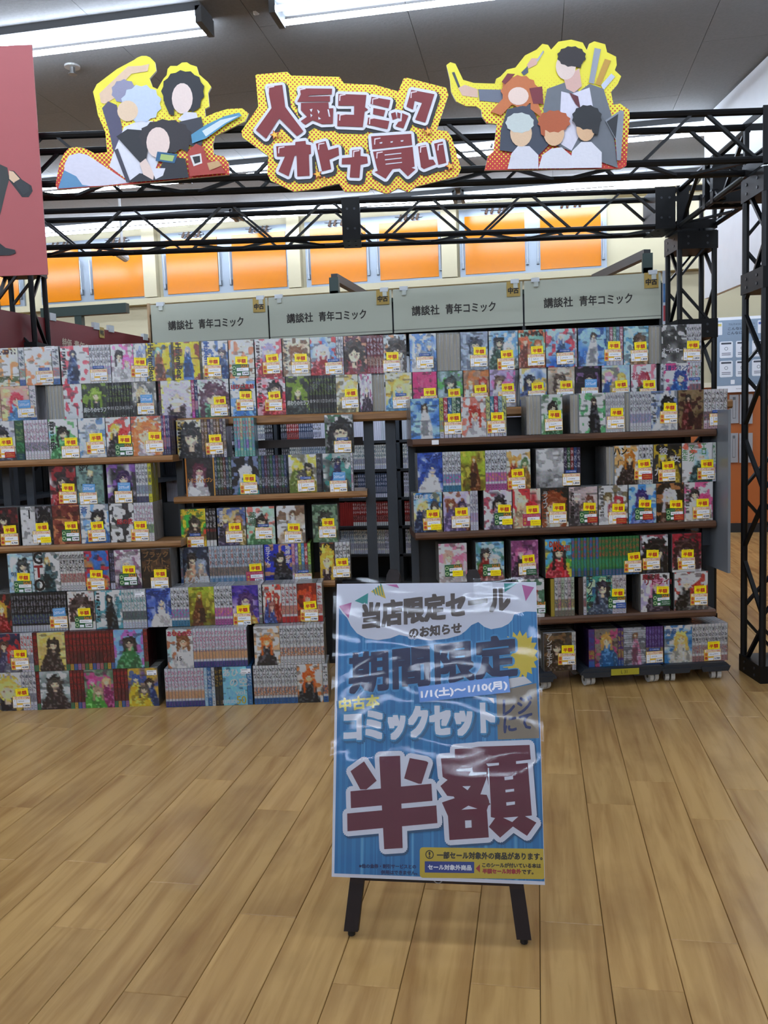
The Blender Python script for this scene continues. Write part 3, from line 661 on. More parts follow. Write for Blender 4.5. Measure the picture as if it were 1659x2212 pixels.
def comic_set(rk, x0, x1, segs, tags='', desc='', titles=(), tiers=None, depth=.113):
    row = ROWS[rk]; nset[0] += 1; sid = nset[0]; zb = row['z']; zm = zb + HB / 2
    tl = tiers or [(x0, x1, segs)]
    sa, sb = s_px(row, x0, zm), s_px(row, x1, zm); s0 = (sa + sb) / 2; ct = math.cos(row.get('t', 0)); rz = rz_of(row)
    t = thing('comic_set', desc, 'comic set', W(s0, dpos(row, s0), zb), rz, 'shrink-wrapped comic sets on the display')
    inv = (Matrix.Translation(W(s0, dpos(row, s0), zb)) @ Matrix.Rotation(rz, 4, 'Z')).inverted()
    nrm = Matrix.Rotation(rz, 3, 'Z') @ Vector((0, 1, 0)); P0 = W(s0, dpos(row, s0), zb)
    def loc(px, py): q = inv @ on_plane(px, py, P0, nrm); return q.x, q.z
    sidx = 0
    for ti, (a, b, sg) in enumerate(tl):
        zo = ti * .178; xa = (s_px(row, a, zm + zo) - s0) / ct; xb = (s_px(row, b, zm + zo) - s0) / ct
        parts = []
        for q in sg.split(';'):
            h, _, sp = q.strip().partition(':'); k = h[0]; v = h[1:].split(','); parts.append((k, float(v[-1]), int(v[0]) if len(v) > 1 else 1, sp))
        tot = sum(p_[1] for p_ in parts); x = xa
        for k, wd, n, sp in parts:
            wdt = (xb - xa) * wd / tot
            if k == 'C':
                A = paint(sp, sid * 13 + sidx, bw=(' w' in sp))
                mb = MB(); g = .0006; mb.art(A, x + g, x + wdt - g, 0, HB, 0)
                mb.box(x + g, x + wdt - g, .0002, BT, 0, HB, flat('c3c6ca', .5, var=.12)); bk_ = mb.obj('book', t, (0, 0, zo))
                for (si, s_, fx, fz, hh, colr, vert, bold) in titles:
                    if si == sidx:
                        mb = MB()
                        if vert == 'R': mb.txt(s_, x + wdt * fx, HB * fz, HB * hh, -.0002, flat(colr, .4), HB * .92, -math.pi / 2, bold); mb.obj('title', bk_); continue
                        mb.txt(s_, x + wdt * fx, HB * fz, HB * hh, -.0002, flat(colr, .4), None if vert or len(s_) < 2 else min(wdt * .92, len(s_) * HB * hh * (1.0 if ord(s_[0]) > 255 else .6)), 0, bold, vert); mb.obj('title', bk_)
                nf = 5; fd = (depth - BT) / nf
                for q in range(nf):
                    o = link('book', filler(), t, (x + wdt / 2, BT + q * fd + .0003, zo)); o.scale = (wdt - .0012, fd - .0004, HB)
            elif k == 'S':
                sps = sp.split('|')
                for q in range(n):
                    o = link('book', spine_mesh(sps[q % len(sps)], q % 3 + sid, round(wdt / n, 4), HB, depth), t, (x + wdt / n * (q + .5), 0, zo))
                for (si, s_, fx, fz, hh, colr, vert, bold) in titles:
                    if si == sidx:
                        nums = s_.split(',')
                        for q in range(n):
                            if len(nums) > 1 and q >= len(nums): break
                            mb = MB(); mb.txt(nums[q] if len(nums) > 1 else s_, x + wdt / n * (q + .5), HB * fz, HB * hh, -.0003, flat(colr, .4), min(wdt / n * .85, .011) if not vert else None, 0, 0, vert); mb.obj('volume_lettering', t, (0, 0, zo))
            elif k == 'P':
                for q in range(max(2, int(wdt / .014))):
                    nn = max(2, int(wdt / .014)); o = link('book', pages_mesh(), t, (x + wdt / nn * (q + .5), .012, zo)); o.scale = (wdt / nn - .0006, depth - .012, HB * .985)
            elif k == 'Q':
                mb = MB(); g = .0006; mb.box(x + g, x + wdt - g, .004, depth, 0, HB * .97, flat(sp, .5)); mb.obj('book', t, (0, 0, zo))
            x += wdt; sidx += 1
        mb = MB(); mb.box(xa - .0008, xb + .0008, -.0011, depth + .001, .0002, HB + .0006, M_WRAP); mb.obj('shrink_wrap', t, (0, 0, zo))
        if ti == 0: xr = xb
    # stickers
    toks = sorted(tags.split(), key=lambda k_: 0 if k_[0] in 'HOP' and len(k_) > 1 else 1); anchor = None; lab = None
    YS = -.0026
    for k_ in toks:
        kk = k_[0]
        if kk in 'HOP' and len(k_) > 1:
            ax, ay = [float(v) for v in k_[1:].split(',')]; u, z = loc(ax, ay)
            if kk != 'P':
                o = link('half_price_tag' if kk == 'H' else 'discount_tag', sticker(kk), t, (u, YS - .0013, z)); o.rotation_euler.y = rnd.uniform(-.08, .06)
                lab = (u - .005, z - .0455)
            else: lab = (u, z)
        elif kk in 'ANGK':
            o = link('price_label', sticker(kk, rnd.randint(0, 5)), t, (lab[0], YS, lab[1])); o.rotation_euler.y = rnd.uniform(-.03, .02)
        elif kk in 'yrgb' and len(k_) == 1:
            link('discount_sticker', sticker(kk), t, (lab[0] + .018, YS - .0013, lab[1] - .014))
        elif kk == 'B' : link('blue_banner', sticker('B'), t, (lab[0] - .001, YS, lab[1] + .036))
        elif kk == 'T':
            if len(k_) > 1: u, z = loc(*[float(v) for v in k_[1:].split(',')])
            else: u, z = xr - .026, HB - .022
            link('barcode_label', sticker('T'), t, (u, YS, z))
    return t

# ================================================================ the comic sets (pixel columns in the photograph give their place along each board)
WS = 'dfe0e4-556-668.aab.c99-dde'
S = comic_set
# ---- rear rack, top tier
S('T2', -14, 129, 'C52:f2efe4 cfd9b0 6f8f46 8c4a7c e08a4a phb;S1,13:dfe0e4-345-7a8.a65-46a;C56:eef0ea c9d8b8 7ea050 7a4a70 e0794a p;S1,16:e6e6ea-445-889.c66-36a', 'P97,814 B N T108,753', 'set with green vegetable and white food covers, far left of the top tier', depth=.15)
S('T2', 131.5, 239, 'C62:f2f0f2 f0eef2 3a4458 39507c c8384a tv;S8,45:e6e4ea-e8a.7ab-99b.c8c.8bc-e8e8ec'.replace('e8a.7ab', '445'), 'P214,810 B N', 'set with a white and red cover and eight pale spines, top tier at left', depth=.12)
S('T2', 240, 315.8, 'C52:efe8ec d8c8d4 2c2428 e6e2e6 f060a8 d;C28:dfe2ee ccd4e6 8890b0 dde 9ac f', 'H303,781 A', 'set with pink blossoms and a dark-haired pair on white, top tier at left')
S('T2', 316.5, 493, 'C54:e8c62a e3bd26 7fb0a0 8f5030 46a t;S1,5:6b5a1c-222-222.443-332;C55:e8c62a e2bb24 aab 3568b0 7a3040 t;S1,5:6b5a1c-222-222.443-332;C56:e9e6e0 d8d4d0 46404a c8b08a 3a64a8 g', 'H461,780 A', 'set with two bright yellow covers and one white cover, vertical English titles, top tier',
  [(0, 'HarlemBeat', .19, .5, .14, '15161a', 'R', .0012), (2, 'HarlemBeat', .19, .5, .14, '15161a', 'R', .0012), (4, 'HarlemBeat', .19, .5, .14, '2c56a8', 'R', .0012)])
S('T2', 494.5, 549, 'C52:f0ddd0 e8d8c4 d88a50 7a9a70 e07a50 pb', 'H521.6,778.5 G', 'set with an orange and white cover and green price card, top tier')
S('T2', 551, 609, 'C56:ece4e8 e0d6dc b0a8c8 a03038 d04a58 fv', 'H588,773.5 A', 'set with a silver-haired figure in red on white, top tier')
S('T2', 610.5, 670, 'C56:e0d4c0 c0a888 8a5a38 d8d0c4 6a4a34 fv', 'H649.7,772.6 N', 'set with a brown western style cover, top tier')
S('T2', 670.5, 742, 'C54:c8d8ec 4a78c0 dfe6f0 a02830 d04040 f;S3,15:dfe0e4-446-99c.c66-dde', 'P721,795 B N', 'set with a bright blue, white and red cover and a blue banner, top tier')
S('T2', 743, 878, 'C49:6a3a48 3a2c48 32241e 8a2c34 d8a888 F;S5,36:7a2430-dde-b87.643.ca8-a02c40;C49:c8d4e0 8898a8 38302c e8e6e6 c88a58 F', 'H847.5,769 N', 'set with a large tanned face, maroon spines and a white-capped face, top tier')
S('T2', 885, 943, 'C57:dce6f2 3f6fb8 8fa8c8 cfd8e8 5a8ac8 g', 'P918,783 B N', 'set with a pale to deep blue cover beside bare page edges, top tier')
S('T2', 944, 994, 'P50', '', 'set turned with its grey page edges outwards, top tier')
S('T2', 995, 1054, 'C57:98a4b8 4c5870 2c3444 8c98ac b0c0d0 f', 'H1036,758 N', 'set with a slate grey-blue cover, top tier')
S('T2', 1056, 1119, 'C60:7fb0e0 d0dce8 26282e 3a5648 dfe6ee d', 'H1094.7,765 A', 'set with a dark-haired figure on light blue sky, top tier')
S('T2', 1120, 1178, 'C56:9cc8b8 4a8a80 b06a48 8a4a3a d8643c gh', 'H1160,756 N', 'set with a sea green and orange cover, top tier')
S('T2', 1179, 1246, 'C62:b8d4ee 3c74c4 e4e8ee 3a5a8c d03a48 t;S1,4:dfe0e4-446-99c.c66-dde', 'P1220.7,774 B N', 'set with a blue cover and a small red umbrella shape, top tier')
S('T2', 1249, 1346, 'C60:9cc4ec 4a80c8 3a3230 dfe2ea 2f4f8c t;S5,36:8fb0c8-245-c88.7ab-dde|b87890-fff-c88.7ab-dde|7aa890-fff-c88.7ab-dde', 'H1326,745.7 A', 'set with a pair in school clothes on a blue cover and coloured spines, top tier', depth=.18)
S('T2', 1347, 1401, 'C52:a8ccd8 d0dce0 4a3a30 8a6a50 5a98b8 f', 'H1383,747 N', 'set with a pale teal cover beside dark page edges, top tier')
S('T2', 1402, 1427, 'P25', '', 'set showing only dusky page edges between two covers, top tier at right')
S('T2', 1429, 1515, 'C55:3a3c40 8a8c90 c8c8cc 1c1c20 e6e6ea p w;S6,32:e2e2e6-112-222.889-dde', 'H1496.6,744.7 N', 'set with a black and white armour cover, far right of the top tier',
  [(0, 'オーバーロード', .5, .34, .13, 'eeeef2', False, .001)], depth=.2)
# ---- rear rack, lower tier
S('T1', -12, 79, 'S1,14:e0a890-456-889.ca8-dde;C58:e8a8a0 e0b878 c83a50 5a8ab8 f0d8a0 f;S1,14:e4e0e4-556-a88.668-36a', 'O53,873 P57,889 N', 'set with a red and orange cover and blue discount tag, far left', depth=.16)
S('T1', 101, 178, 'P37;C40:e6dfe2 e4dce0 b02840 c02840 c83248 p', '-', 'set of page edges and a white and red cover, left of a black-green set')
S('T1', 178.5, 338, 'C52:3a4234 0e1210 7d9a34 16201a 8aa83a f;S9,56:15171a-7a9a3a-222.222-15171a;C52:8c8c8a 3a3a3c c8b890 26262a d8d4cc d', 'O316.5,861.5 N', 'black and green hooded cover set with numbered black spines and a blue discount tag',
  [(0, '1', .1, .88, .09, 'e8e8e8', False, 0), (0, '終わりのセラフ', .5, .3, .13, 'c8ccc8', False, .0012), (1, '9,10,11,12,13,14,15,16,17', 0, .33, .09, 'd8d8d8', False, 0)])
S('T1', 343, 495, 'S1,5:3a1c22-c44-322.433-322;C66:e8dce0 e8d060 cfc8d4 3a2c30 f0d020 F;S2,14:b02c70-fff-eaa.c6a-c3a|2c3a6c-fff-eaa.c6a-246;C68:dfe4e4 4a7858 5c3a4c 4a8060 d0c0d0 F', 'H475,865 N', 'set with two large pale faces, one silver-haired on yellow, one brown-haired on green')
S('T1', 497.5, 552, 'C54:e8ecf2 e2e6ee 2a2624 4a80c0 5a90c8 f', 'H530.7,853.3 A', 'set with a white cover, red title and dark-haired figure in blue', [(0, 'はぴこ直前', .5, .78, .12, 'c8202c', False, .0012)])
S('T1', 555, 617, 'C60:ecd8dc c8a0a8 1c181a a02028 c8203c fv', 'H592.8,853.9 A', 'set with a dark-haired figure in a red coat on pink and white')
S('T1', 618.5, 774, 'C50:3a4234 0e1210 7d9a34 16201a 8aa83a f;S9,58:15171a-7a9a3a-222.222-15171a;C48:e4e0c8 c8bc90 e8dc90 8a8468 d0b060 f', 'H758,848.3 N', 'black and green hooded cover set with a cream last cover and a yellow tag',
  [(0, '終わりのセラフ', .5, .3, .13, 'c8ccc8', False, .0012), (1, '8,9,10,11,12,13,14,15,16', 0, .33, .09, 'd8d8d8', False, 0)])
S('T1', 777, 831, 'C28:e0dce4 a8a0b4 c8c0cc 3a2c3c b04a7c f;P27', '-', 'narrow set with half a lilac cover and grey page edges above the gap between racks')
S('T1', 833, 890, 'C56:ece4c0 e0d088 e8d48a 6aa0cc d8b040 f', 'P867,869 B N', 'set with a golden-haired figure on cream and yellow')
S('T1', 892, 944, 'C52:d04a80 2c2430 26202a e6e0e4 e03a80 p', 'H928.4,846.5 A', 'set with a hot pink and black patterned cover')
S('T1', 945.5, 1000, 'C54:a8bcc0 3c5c54 26302c 8fa0a8 5cb050 f', 'H981,848 N', 'set with a grey-green cover and bright green patches')
S('T1', 1001.5, 1057, 'C55:b08a70 5a3c34 a83c28 e0d4c8 c87a40 g', 'H1037.7,839.9 A', 'set with a crowded brown and red cover')
S('T1', 1058, 1114, 'C55:b8a8c8 6c5c88 5c4438 e0d8e8 d070a8 d', 'H1096.9,836.7 A', 'set with a lilac cover and two small figures')
S('T1', 1122.5, 1181, 'C57:dde4ee 5070a0 1c2438 2c3c68 e0b860 d', 'H1161,834.6 N', 'set with navy-haired figures and a touch of yellow on white')
S('T1', 1184, 1241.6, 'C57:d0c8bc 8a7868 4a3a30 8c7c6c c0a080 f', 'H1222.9,830.8 N', 'set with a brown-haired figure on beige')
S('T1', 1244, 1297, 'C53:1c1a20 5a3a5c 2c1c2c 3a3440 8a6a98 f', 'O1276,828 N', 'set with a black and purple cover and blue discount tag, rear rack at right')
S('T1', 1300, 1361, 'C60:a8c4e0 d8c888 c8a850 3a5a90 d8a0b8 g', 'H1341.7,829.8 A', 'set with a blond group on blue and yellow')
S('T1', 1363, 1418, 'C55:f0ecf0 e8e4e8 a83c48 3a4c3c d06a80 f', 'H1402,829.8 A', 'set with a white cover, pink title and red-haired figure', [(0, '社畜', .32, .7, .2, 'c8506c', False, .0008)])
S('T1', 1427, 1514, 'S1,7:e4e6ee-223-223.445-dde;C60:e8eaf2 e6e8f0 2c4a8c 3a70b0 c02c70 f;S4,26:e4e6ee-c44-a44.445-dde|e4e6ee-384-a44.445-dde', 'B P1500,835', 'set with a white cover, blue title and magenta square, right end of the lower tier', [(1, '王様ランキング', .5, .88, .14, '2c4a8c', False, .0008)])
# ---- left rack, upper board
S('L1', -25, 105, 'C58:dcdce0 c8c8d0 2c2c34 4a4a58 9a9aa8 f;S1,20:2c5a3c-8a6-4a6.263-1c4a5c;S8,52:e4e2ea-a68-667.88a.c9b.454-e6e6ea', 'H14,954 A r', 'set with a thick green spine and eight white spines, far left of the left rack')
S('L1', 106, 169, 'C62:dfe8ea 8fc0dc 26241f 4a8a58 58a05c fv', 'H153.7,954 N', 'set with a dark-haired figure, green leaves and blue water on white', [(0, '神', .13, .86, .16, '20242c', False, .0008), (0, '拾', .13, .34, .16, '20242c', False, .0008)])
S('L1', 170, 228.5, 'C58:d8e0ea b0c0d4 8a94a0 d8dce8 5a80a8 f', 'H208,944.8 A', 'set with a grey-haired figure on pale blue, left rack')
S('L1', 229.5, 283, 'C54:ece6e0 d8ccc0 e0c050 2a2428 c83a38 d', 'H270,949 G', 'set with a blond figure on white and a green price card, left rack')
S('L1', 284, 367, 'C66:ecd8c4 e4c8b8 d08048 d8c8d0 b04838 F;S4,18:50407c-dde-c88.99b-446|b04870-dde-c88.99b-446|2c3c70-dde-c88.99b-446', 'H335,941.8 N', 'set with a large orange-haired face, right end of the left rack', depth=.16)
# ---- left rack, lower board
S('L2b', 107.6, 165, 'C57:3c2024 dcd6d8 2c2426 8a2024 a83038 f', 'H148,1053 A', 'set with a dark red and black cover and white-streaked hair')
S('L2b', 166, 224, 'C57:7e9a94 6c8a84 c8b888 4a5a58 5c7470 t', 'O192.4,1054.4 N', 'set with a muted grey-green cover and blue discount tag', [(0, 'SPY', .3, .93, .13, '26302e', False, .0016)])
S('L2b', 231.5, 328, 'C62:3a3c40 d8d4dc 3a2450 26262c 8a5cb0 f;S4,26:e4e6ea-445-8ab.668-446;S1,8:e0dc3c-445-8ab.668-d8d030', 'O268.4,1051.4 N', 'set with a purple-haired figure, four white spines and one yellow spine')
S('L2a', -18, 40, 'C58:3a1c22 5a2428 1c1416 6a2028 8a2c30 f', 'H22,1143.4 A', 'set with a dark maroon cover, far left of the left rack lower board')
S('L2a', 46, 113, 'C32:e6e6e6 d8d8d8 1c1c20 26262c c8c8c8 p w;C36:2c2c32 1c1c20 1c1c20 d8d8dc 8a8a90 F', 'H91.6,1137.9 N y', 'set with one white cover numbered 1 and one black cover', [(0, '1', .6, .8, .22, '1c1c20', False, .001)])
S('L2a', 114, 173, 'C59:6a2c28 8a4a3a 5a1c1c a85a40 c88a60 p', 'H154.3,1135 G', 'set with a rust red cover and green price card')
S('L2a', 174, 236, 'C62:e6eaf2 a8c4e0 14161c 3c6ca8 6a9cd0 f', 'H210.5,1135 A', 'set with a black-haired figure on white and ice blue', [(0, '蒼', .15, .86, .17, '3a6cb0', False, .0006)])
S('L2a', 237.5, 332, 'C56:e6e6e8 d8e0c8 141416 e8e8e8 16161a p;S7,44:e6e6ec-a68-7a5.455-e8e8ec', 'H303.8,1134 A', 'set with a black and white cow-patterned cover and seven white spines', [(0, '銀の匙', .62, .53, .14, 'b8202c', False, .001)], depth=.17)
# ---- left floor stack
S('L0d', 18, 73, 'C55:bcd8e8 90b4cc 2c3438 a8bccc d8e4ec f', 'H51.4,1246 G', 'set with a pale blue cover and dark-haired figure, top of the left floor stack', [(0, '01', .2, .48, .1, '2c5c8c', False, 0)])
S('L0d', 73.5, 236, 'C53:eceae6 e6e4e0 c8a060 2c4a50 2c4a50 t;S8,50:eceae8-16161a-a22.855.b98-e4e4e8;C50:3c70b8 d88a3a e0a040 2c5090 c82c3c p', 'H208.6,1239.6 A', 'set with tall black and red letters on a white cover, repeated on its spines',
  [(0, 'G', .18, .87, .3, '16161a', False, .0022), (0, 'T', .18, .52, .3, 'a02028', False, .0022), (0, 'O', .18, .17, .3, '16161a', False, .0022), (1, 'G', 0, .86, .1, '16161a', False, 0), (1, 'T', 0, .74, .1, '16161a', False, 0), (1, 'O', 0, .62, .1, '16161a', False, 0)])
S('L0d', 237.5, 305, 'S2,10:2a2a3c-99c-446.88a-dde;C57:e2dce0 c0b0bc b8b4bc 4a3450 8a5c78 f', 'H279,1230 G', 'set with a silver-haired figure beside two dark spines')
S('L0d', 306.5, 369, 'C62:2a1c14 1c1410 4a3420 16120e 5a4028 p', 'H346.5,1238 N', 'set with a black cover and big brown katakana lettering', [(0, 'ブラック', .5, .86, .16, '8a6238', False, .001), (0, 'ナイト', .5, .68, .16, '8a6238', False, .001), (0, 'パレード', .5, .5, .16, '8a6238', False, .001)], depth=.16)
S('L0c', -22, 145, 'C46:2c2420 3a2c28 c8a040 8a1c20 9a3030 f;S20,118:16181e-99a-3a5a80.56a.8a8.446-c8ccd8', 'O128.5,1322 A', 'long set of about twenty black spines with a blond figure in red', depth=.15)
S('L0c', 147, 205, 'C58:e8d8d4 d8c4bc 3a2c2c e8d8d0 b89088 F', 'H182.5,1322 G', 'set with a dark-haired pale face and green price card, third tier')
S('L0c', 206, 316, 'C58:dfe8ec c0dce4 15171c 16242c 3c8a98 tv;S8,52:e0e6ea-3a8a90-223.355-dde', 'T', 'set with a black-clad figure on white and teal, without any yellow tag', [(0, '青の祓魔師', .8, .6, .11, '2c4a58', True, 0)], depth=.16)
S('M1', 317, 566, 'C52:3a5cb0 e8eaf0 2c4a90 e8e4e4 26469c f;S6,38:e8eaf0-16161a-3a9.c4a.a3a.39c-3a8ab0;C54:a8b83c 6a5020 a88430 6a3c1c c8c050 t;S6,38:e8eaf0-16161a-c3a.e84.a3a-c860a8;C56:5038a0 d8c8d0 4a2c68 d0a050 3a2c8c f;S1,7:e8eaf0-16161a-3a9.c4a-888', 'H525,1315.7 A', 'long set with blue, yellow-green and purple covers among white spines, middle floor stack',
  [(0, 'マギ', .62, .87, .2, '26408c', False, .0022)], depth=.12)
S('M1', 568, 697, 'C38:e6e0dc c8b09c 8a2c24 3a4c88 c83428 g;S4,32:e8e6e8-a22-b44.c86-c22;C40:8a2c1c 5a1c14 c84830 e0a060 d8582c f;S1,12:e8e6e8-a22-b44.c86-c22', 'H670,1307 A', 'set with red and gold covers and white spines, left of the easel poster', depth=.12)
S('L0b', -12, 72, 'C56:3a3c5c 26263a 5a3a30 4a4a68 c83a40 d;S4,26:e4e6ea-c33-668.99a-dde', 'H44.6,1412 A', 'set with a dark blue cover of small figures and white spines, second tier far left')
S('L0a', -12, 79, 'C58:ece4dc d8ccc4 e0c060 2c2830 8a8088 F;S4,30:e6e6ea-445-889.667-dde', 'H48,1494.7 N', 'set with a large yellow-haired face on white, on the floor far left')
RS = '6a1c1e-c8262a-a8383c.4a1c1e-3a8a5c|6a1c1e-c8262a-4a1c1e.8a2c2c-d0b04c|6a1c1e-c8262a-4a1c1e.8a2c2c-3a70b8|6a1c1e-c8262a-4a1c1e-a87ab0|6a1c1e-c8262a-4a1c1e-b87a7a'
S('L0a', 79, 337, '', 'T', 'big two-tier set of dark red spines with sports covers, on the floor', [],
  tiers=[(79, 342, 'S1,8:%s;C66:aab4b4 5c6c6c 2c2824 3a2c2c d8dce0 f;S4,32:%s;C64:8a9a88 4a6a4c c8a078 5aa048 c84a90 g;S4,32:%s;C66:c8a848 5a4a98 3a2c24 d8b83c 3a5aa0 g' % (RS, RS, RS)),
         (72, 320, 'S1,10:%s;C62:e0cc90 c8b070 2c241e 3a2c28 d8c060 f;S13,108:%s;C66:78a8d8 a8c8e0 2c2420 3a7a4a c060b0 f;S1,10:%s' % (RS, RS, RS))], depth=.14)
# ---- middle rack
S('M2b', 382, 488.5, 'C54:e2dcd4 c8b890 33363a 2a2c30 e0b040 Fv;S8,54:6a5044-dcc-a86.433-556|8a6a3c-dcc-a86.433-556|4a3a58-dcc-a86.433-556|b0a8a8-334-a86.433-dde', 'H464.8,947 A', 'set with a dark-haired man on yellow and brown-purple spines, middle rack', depth=.15)
S('M2b', 506, 550, 'S7,44:5cb0b8-d04a60-4a8ab8.a6c.5b8-7ac8b8|8ac0c8-d04a60-6a5ab0.a6c-5ab0a8|b8d0a8-d04a60-4a8ab8.7c8-7ac8b8', '-', 'block of seven turquoise and pink spines standing alone')
S('M2b', 702, 763, 'C60:dfe0e2 3a3c38 14161a 26302a 2c5a38 F', 'P740.6,964.8 B N', 'set with a dark tousle-haired face, alone at the right end of the middle rack')
S('M2a', 401, 620, 'S1,3:e08a30-e08a30-e08a30-e08a30;C56:1a181c 141418 5c2c40 e4e0e4 3a3438 f;S1,3:e0a040-e0a040-e0a040-e0a040;S6,36:1c3a58-c8c8cc-222.dde-1c1c22|1c4a2c-c8c8cc-222.dde-1c1c22|4a4a1c-c8c8cc-222.dde-1c1c22|5a2420-c8c8cc-222.dde-1c1c22;C58:16181e 16181e e0e2ea 3a8a90 8a9ac0 f;S10,60:1c5a3c-88a-222.dde-1c1c22|1c3a68-88a-222.dde-1c1c22|4a1c3a-88a-222.dde-1c1c22|2c3a3c-88a-222.dde-1c1c22', 'H539,1032.7 A', 'long black-covered set, one plum-haired and one white-haired figure, with dark rainbow spines',
  [(1, 'トリニティセブン', .5, .42, .12, 'd08a30', False, .001)])
S('M2a', 624, 694, 'C60:d8d8d4 8a8a70 2c2c2c 6a7a3c d8c850 g;S3,10:33363a-99a-556.778-3a3c40', 'P661.6,1049 B N', 'set with a crowded grey and yellow-green cover and a blue banner')
S('M2a', 698, 763, 'C60:dfe6e4 26302f 1c2044 2c3468 3a8a84 t;S1,5:dfe0e4-446-99c.c66-dde', 'O732.8,1029 N', 'set with tall legs in a navy uniform on white and black, blue discount tag', [(0, 'なにか。', .62, .82, .12, '16181c', False, .0008)])
S('M3b', 391, 467, 'C54:3aa848 d83c28 2c2420 3a2c28 e8c030 f;S3,22:1c1a1c-e6e6ea-222.333-e4e4e4', 'P423,1171.5 B A', 'set with a green, red and yellow cover and three black spines', [(0, 'チェンソーマン', .5, .92, .13, 'f0c828', False, .0014), (1, '9,10,11', 0, .42, .08, 'c82c2c', False, 0)])
S('M3b', 470, 531, 'C60:5a6a98 d8d0c8 8a5c3c 3a3450 c8b070 gv', 'H507.7,1138 N', 'set with vertical white title and a brown-haired group on blue', [(0, '漆黒使い', .14, .72, .1, 'e8e8ee', True, .0004)])
S('M3b', 532.5, 594, 'C60:c8dcd0 8ab89c 2a2420 4a7a54 d06a60 f', 'P570,1151.5 B N', 'set with a soft green cover, dark hair and white flowers', [(0, '薬屋', .22, .68, .18, '4a7a58', True, .0006)])
S('M3b', 598, 659, 'C60:e6e4e0 a08a70 5a4430 e8e8e8 6a4c34 t', 'H634.7,1138.8 N', 'set with white legs on brown boards and a white cover')
S('M3b', 675, 730, 'C54:4a6450 2c4434 20241f 5a7a5c 8aa088 f', 'H709,1127.7 N', 'set with a deep green forest cover, beside the steel upright')
S('M3a', 390, 570, 'S1,5:8ca0b8-345-668.a65-46a;C54:2c3c54 1c2838 1c1a1c d8a888 8c98a8 d;S20,112:c8d0dc-a03c2c-5a4a40.9a7058.3a3028-8ab0d0|b8c4d4-3a3c44-5a4a40.9a7058-6a98c0', 'H552,1225.5 K', 'long set with a muscular pair, about twenty pale blue spines and magenta price card', [(1, '火ノ丸相撲', .5, .14, .17, 'eceef2', False, .0012)], depth=.14)
S('M3a', 571.5, 672, 'C60:2038b0 1c309c 14141a 1c1c24 d8a060 f;S6,42:e0a8c0-b02c5c-556.889-dde|8a70c8-fff-556.889-dde|d8dc58-446-556.889-dde|50a0d0-fff-556.889-dde|c03c48-fff-556.889-dde|a8d860-446-556.889-dde', 'P656,1250.5 B N', 'set with a bright blue cover with white vertical titles and six colourful spines', [(0, '花子くん', .14, .7, .115, 'e8eaf4', True, .0006), (0, '地縛少年', .86, .72, .115, 'e8eaf4', True, .0006)], depth=.17)
S('M3a', 691, 757, 'C34:2c2424 5a3a28 e0b848 3a2428 8a4a2c F;S4,34:e6e6e8-1c1c1e-889.334-1c1c1e', 'H739,1213.6 N', 'set with long yellow hair on dark brown and four white spines, beside the poster')
NV = 'e0e2ec-c84a80-d88a50.e0a060-26408c'
S('M0', 357, 545, '', 'T', 'two-tier set of navy and pink spines with a sky blue cover below',
  [(0, '27,28,29,30,31,32,33,34,35,36,37,38', 0, .44, .07, 'e4e6ee', False, 0), (5, 'あひる', .5, .85, .19, 'e8eef2', False, .001), (5, 'の空', .66, .6, .22, 'e8eef2', False, .001), (5, 'vol.', .74, .33, .12, 'e8eef2', False, .0006), (5, '50', .74, .13, .2, 'd8c860', False, .001), (5, '日向武史', .3, .1, .1, 'e8eef2', False, .0004),
   (7, 'あひるの空', .5, .9, .13, 'c8285c', False, .001), (7, '15', .45, .25, .1, '2c3040', False, .0004), (8, '10,11,12,13,14,15,16,17,18,19,20,21,22,23,24,25,26', 0, .44, .07, '26408c', False, 0)],
  tiers=[(357, 545, 'S12,90:%s;S1,8:a8d0ec-fff-8bd.fff-a8d0ec;S1,9:3a78b8-fff-8bd.fff-3a78b8;S1,8:d8dce0-224-8bd.fff-d8dce0;S2,18:1c1c20-c8a030-222.332-1c1c20;C56:80c0e0 78b8dc a8d4ea 88c4e0 80bcdc p;S1,12:3a80bc-d8e4f0-48b.59c-3a80bc' % NV), (361, 534, 'C56:dfe2ea 9cc8ea 7a4c2c e8e8ec a85a30 f;S17,116:%s' % NV)], depth=.16)
S('M0', 548, 709, '', '', 'two-tier set of white spines with orange and black volleyball covers, on the floor', [],
  tiers=[(548, 709, 'S14,96:e6e8ec-1c1c1e-d8702c.446.e8d0b8-2c6cb0;C56:e2dedc c8c0b8 d8682c 1c1e22 d87838 f;S1,12:e6e8ec-1c1c1e-e87830.446-2c6cb0'), (549, 700, 'C56:e8e6e4 e0d8cc d8702c 2c2a30 e0a070 f;S13,96:e6e8ec-1c1c1e-d8702c.446.e8d0b8-e4e4e8')], depth=.15)
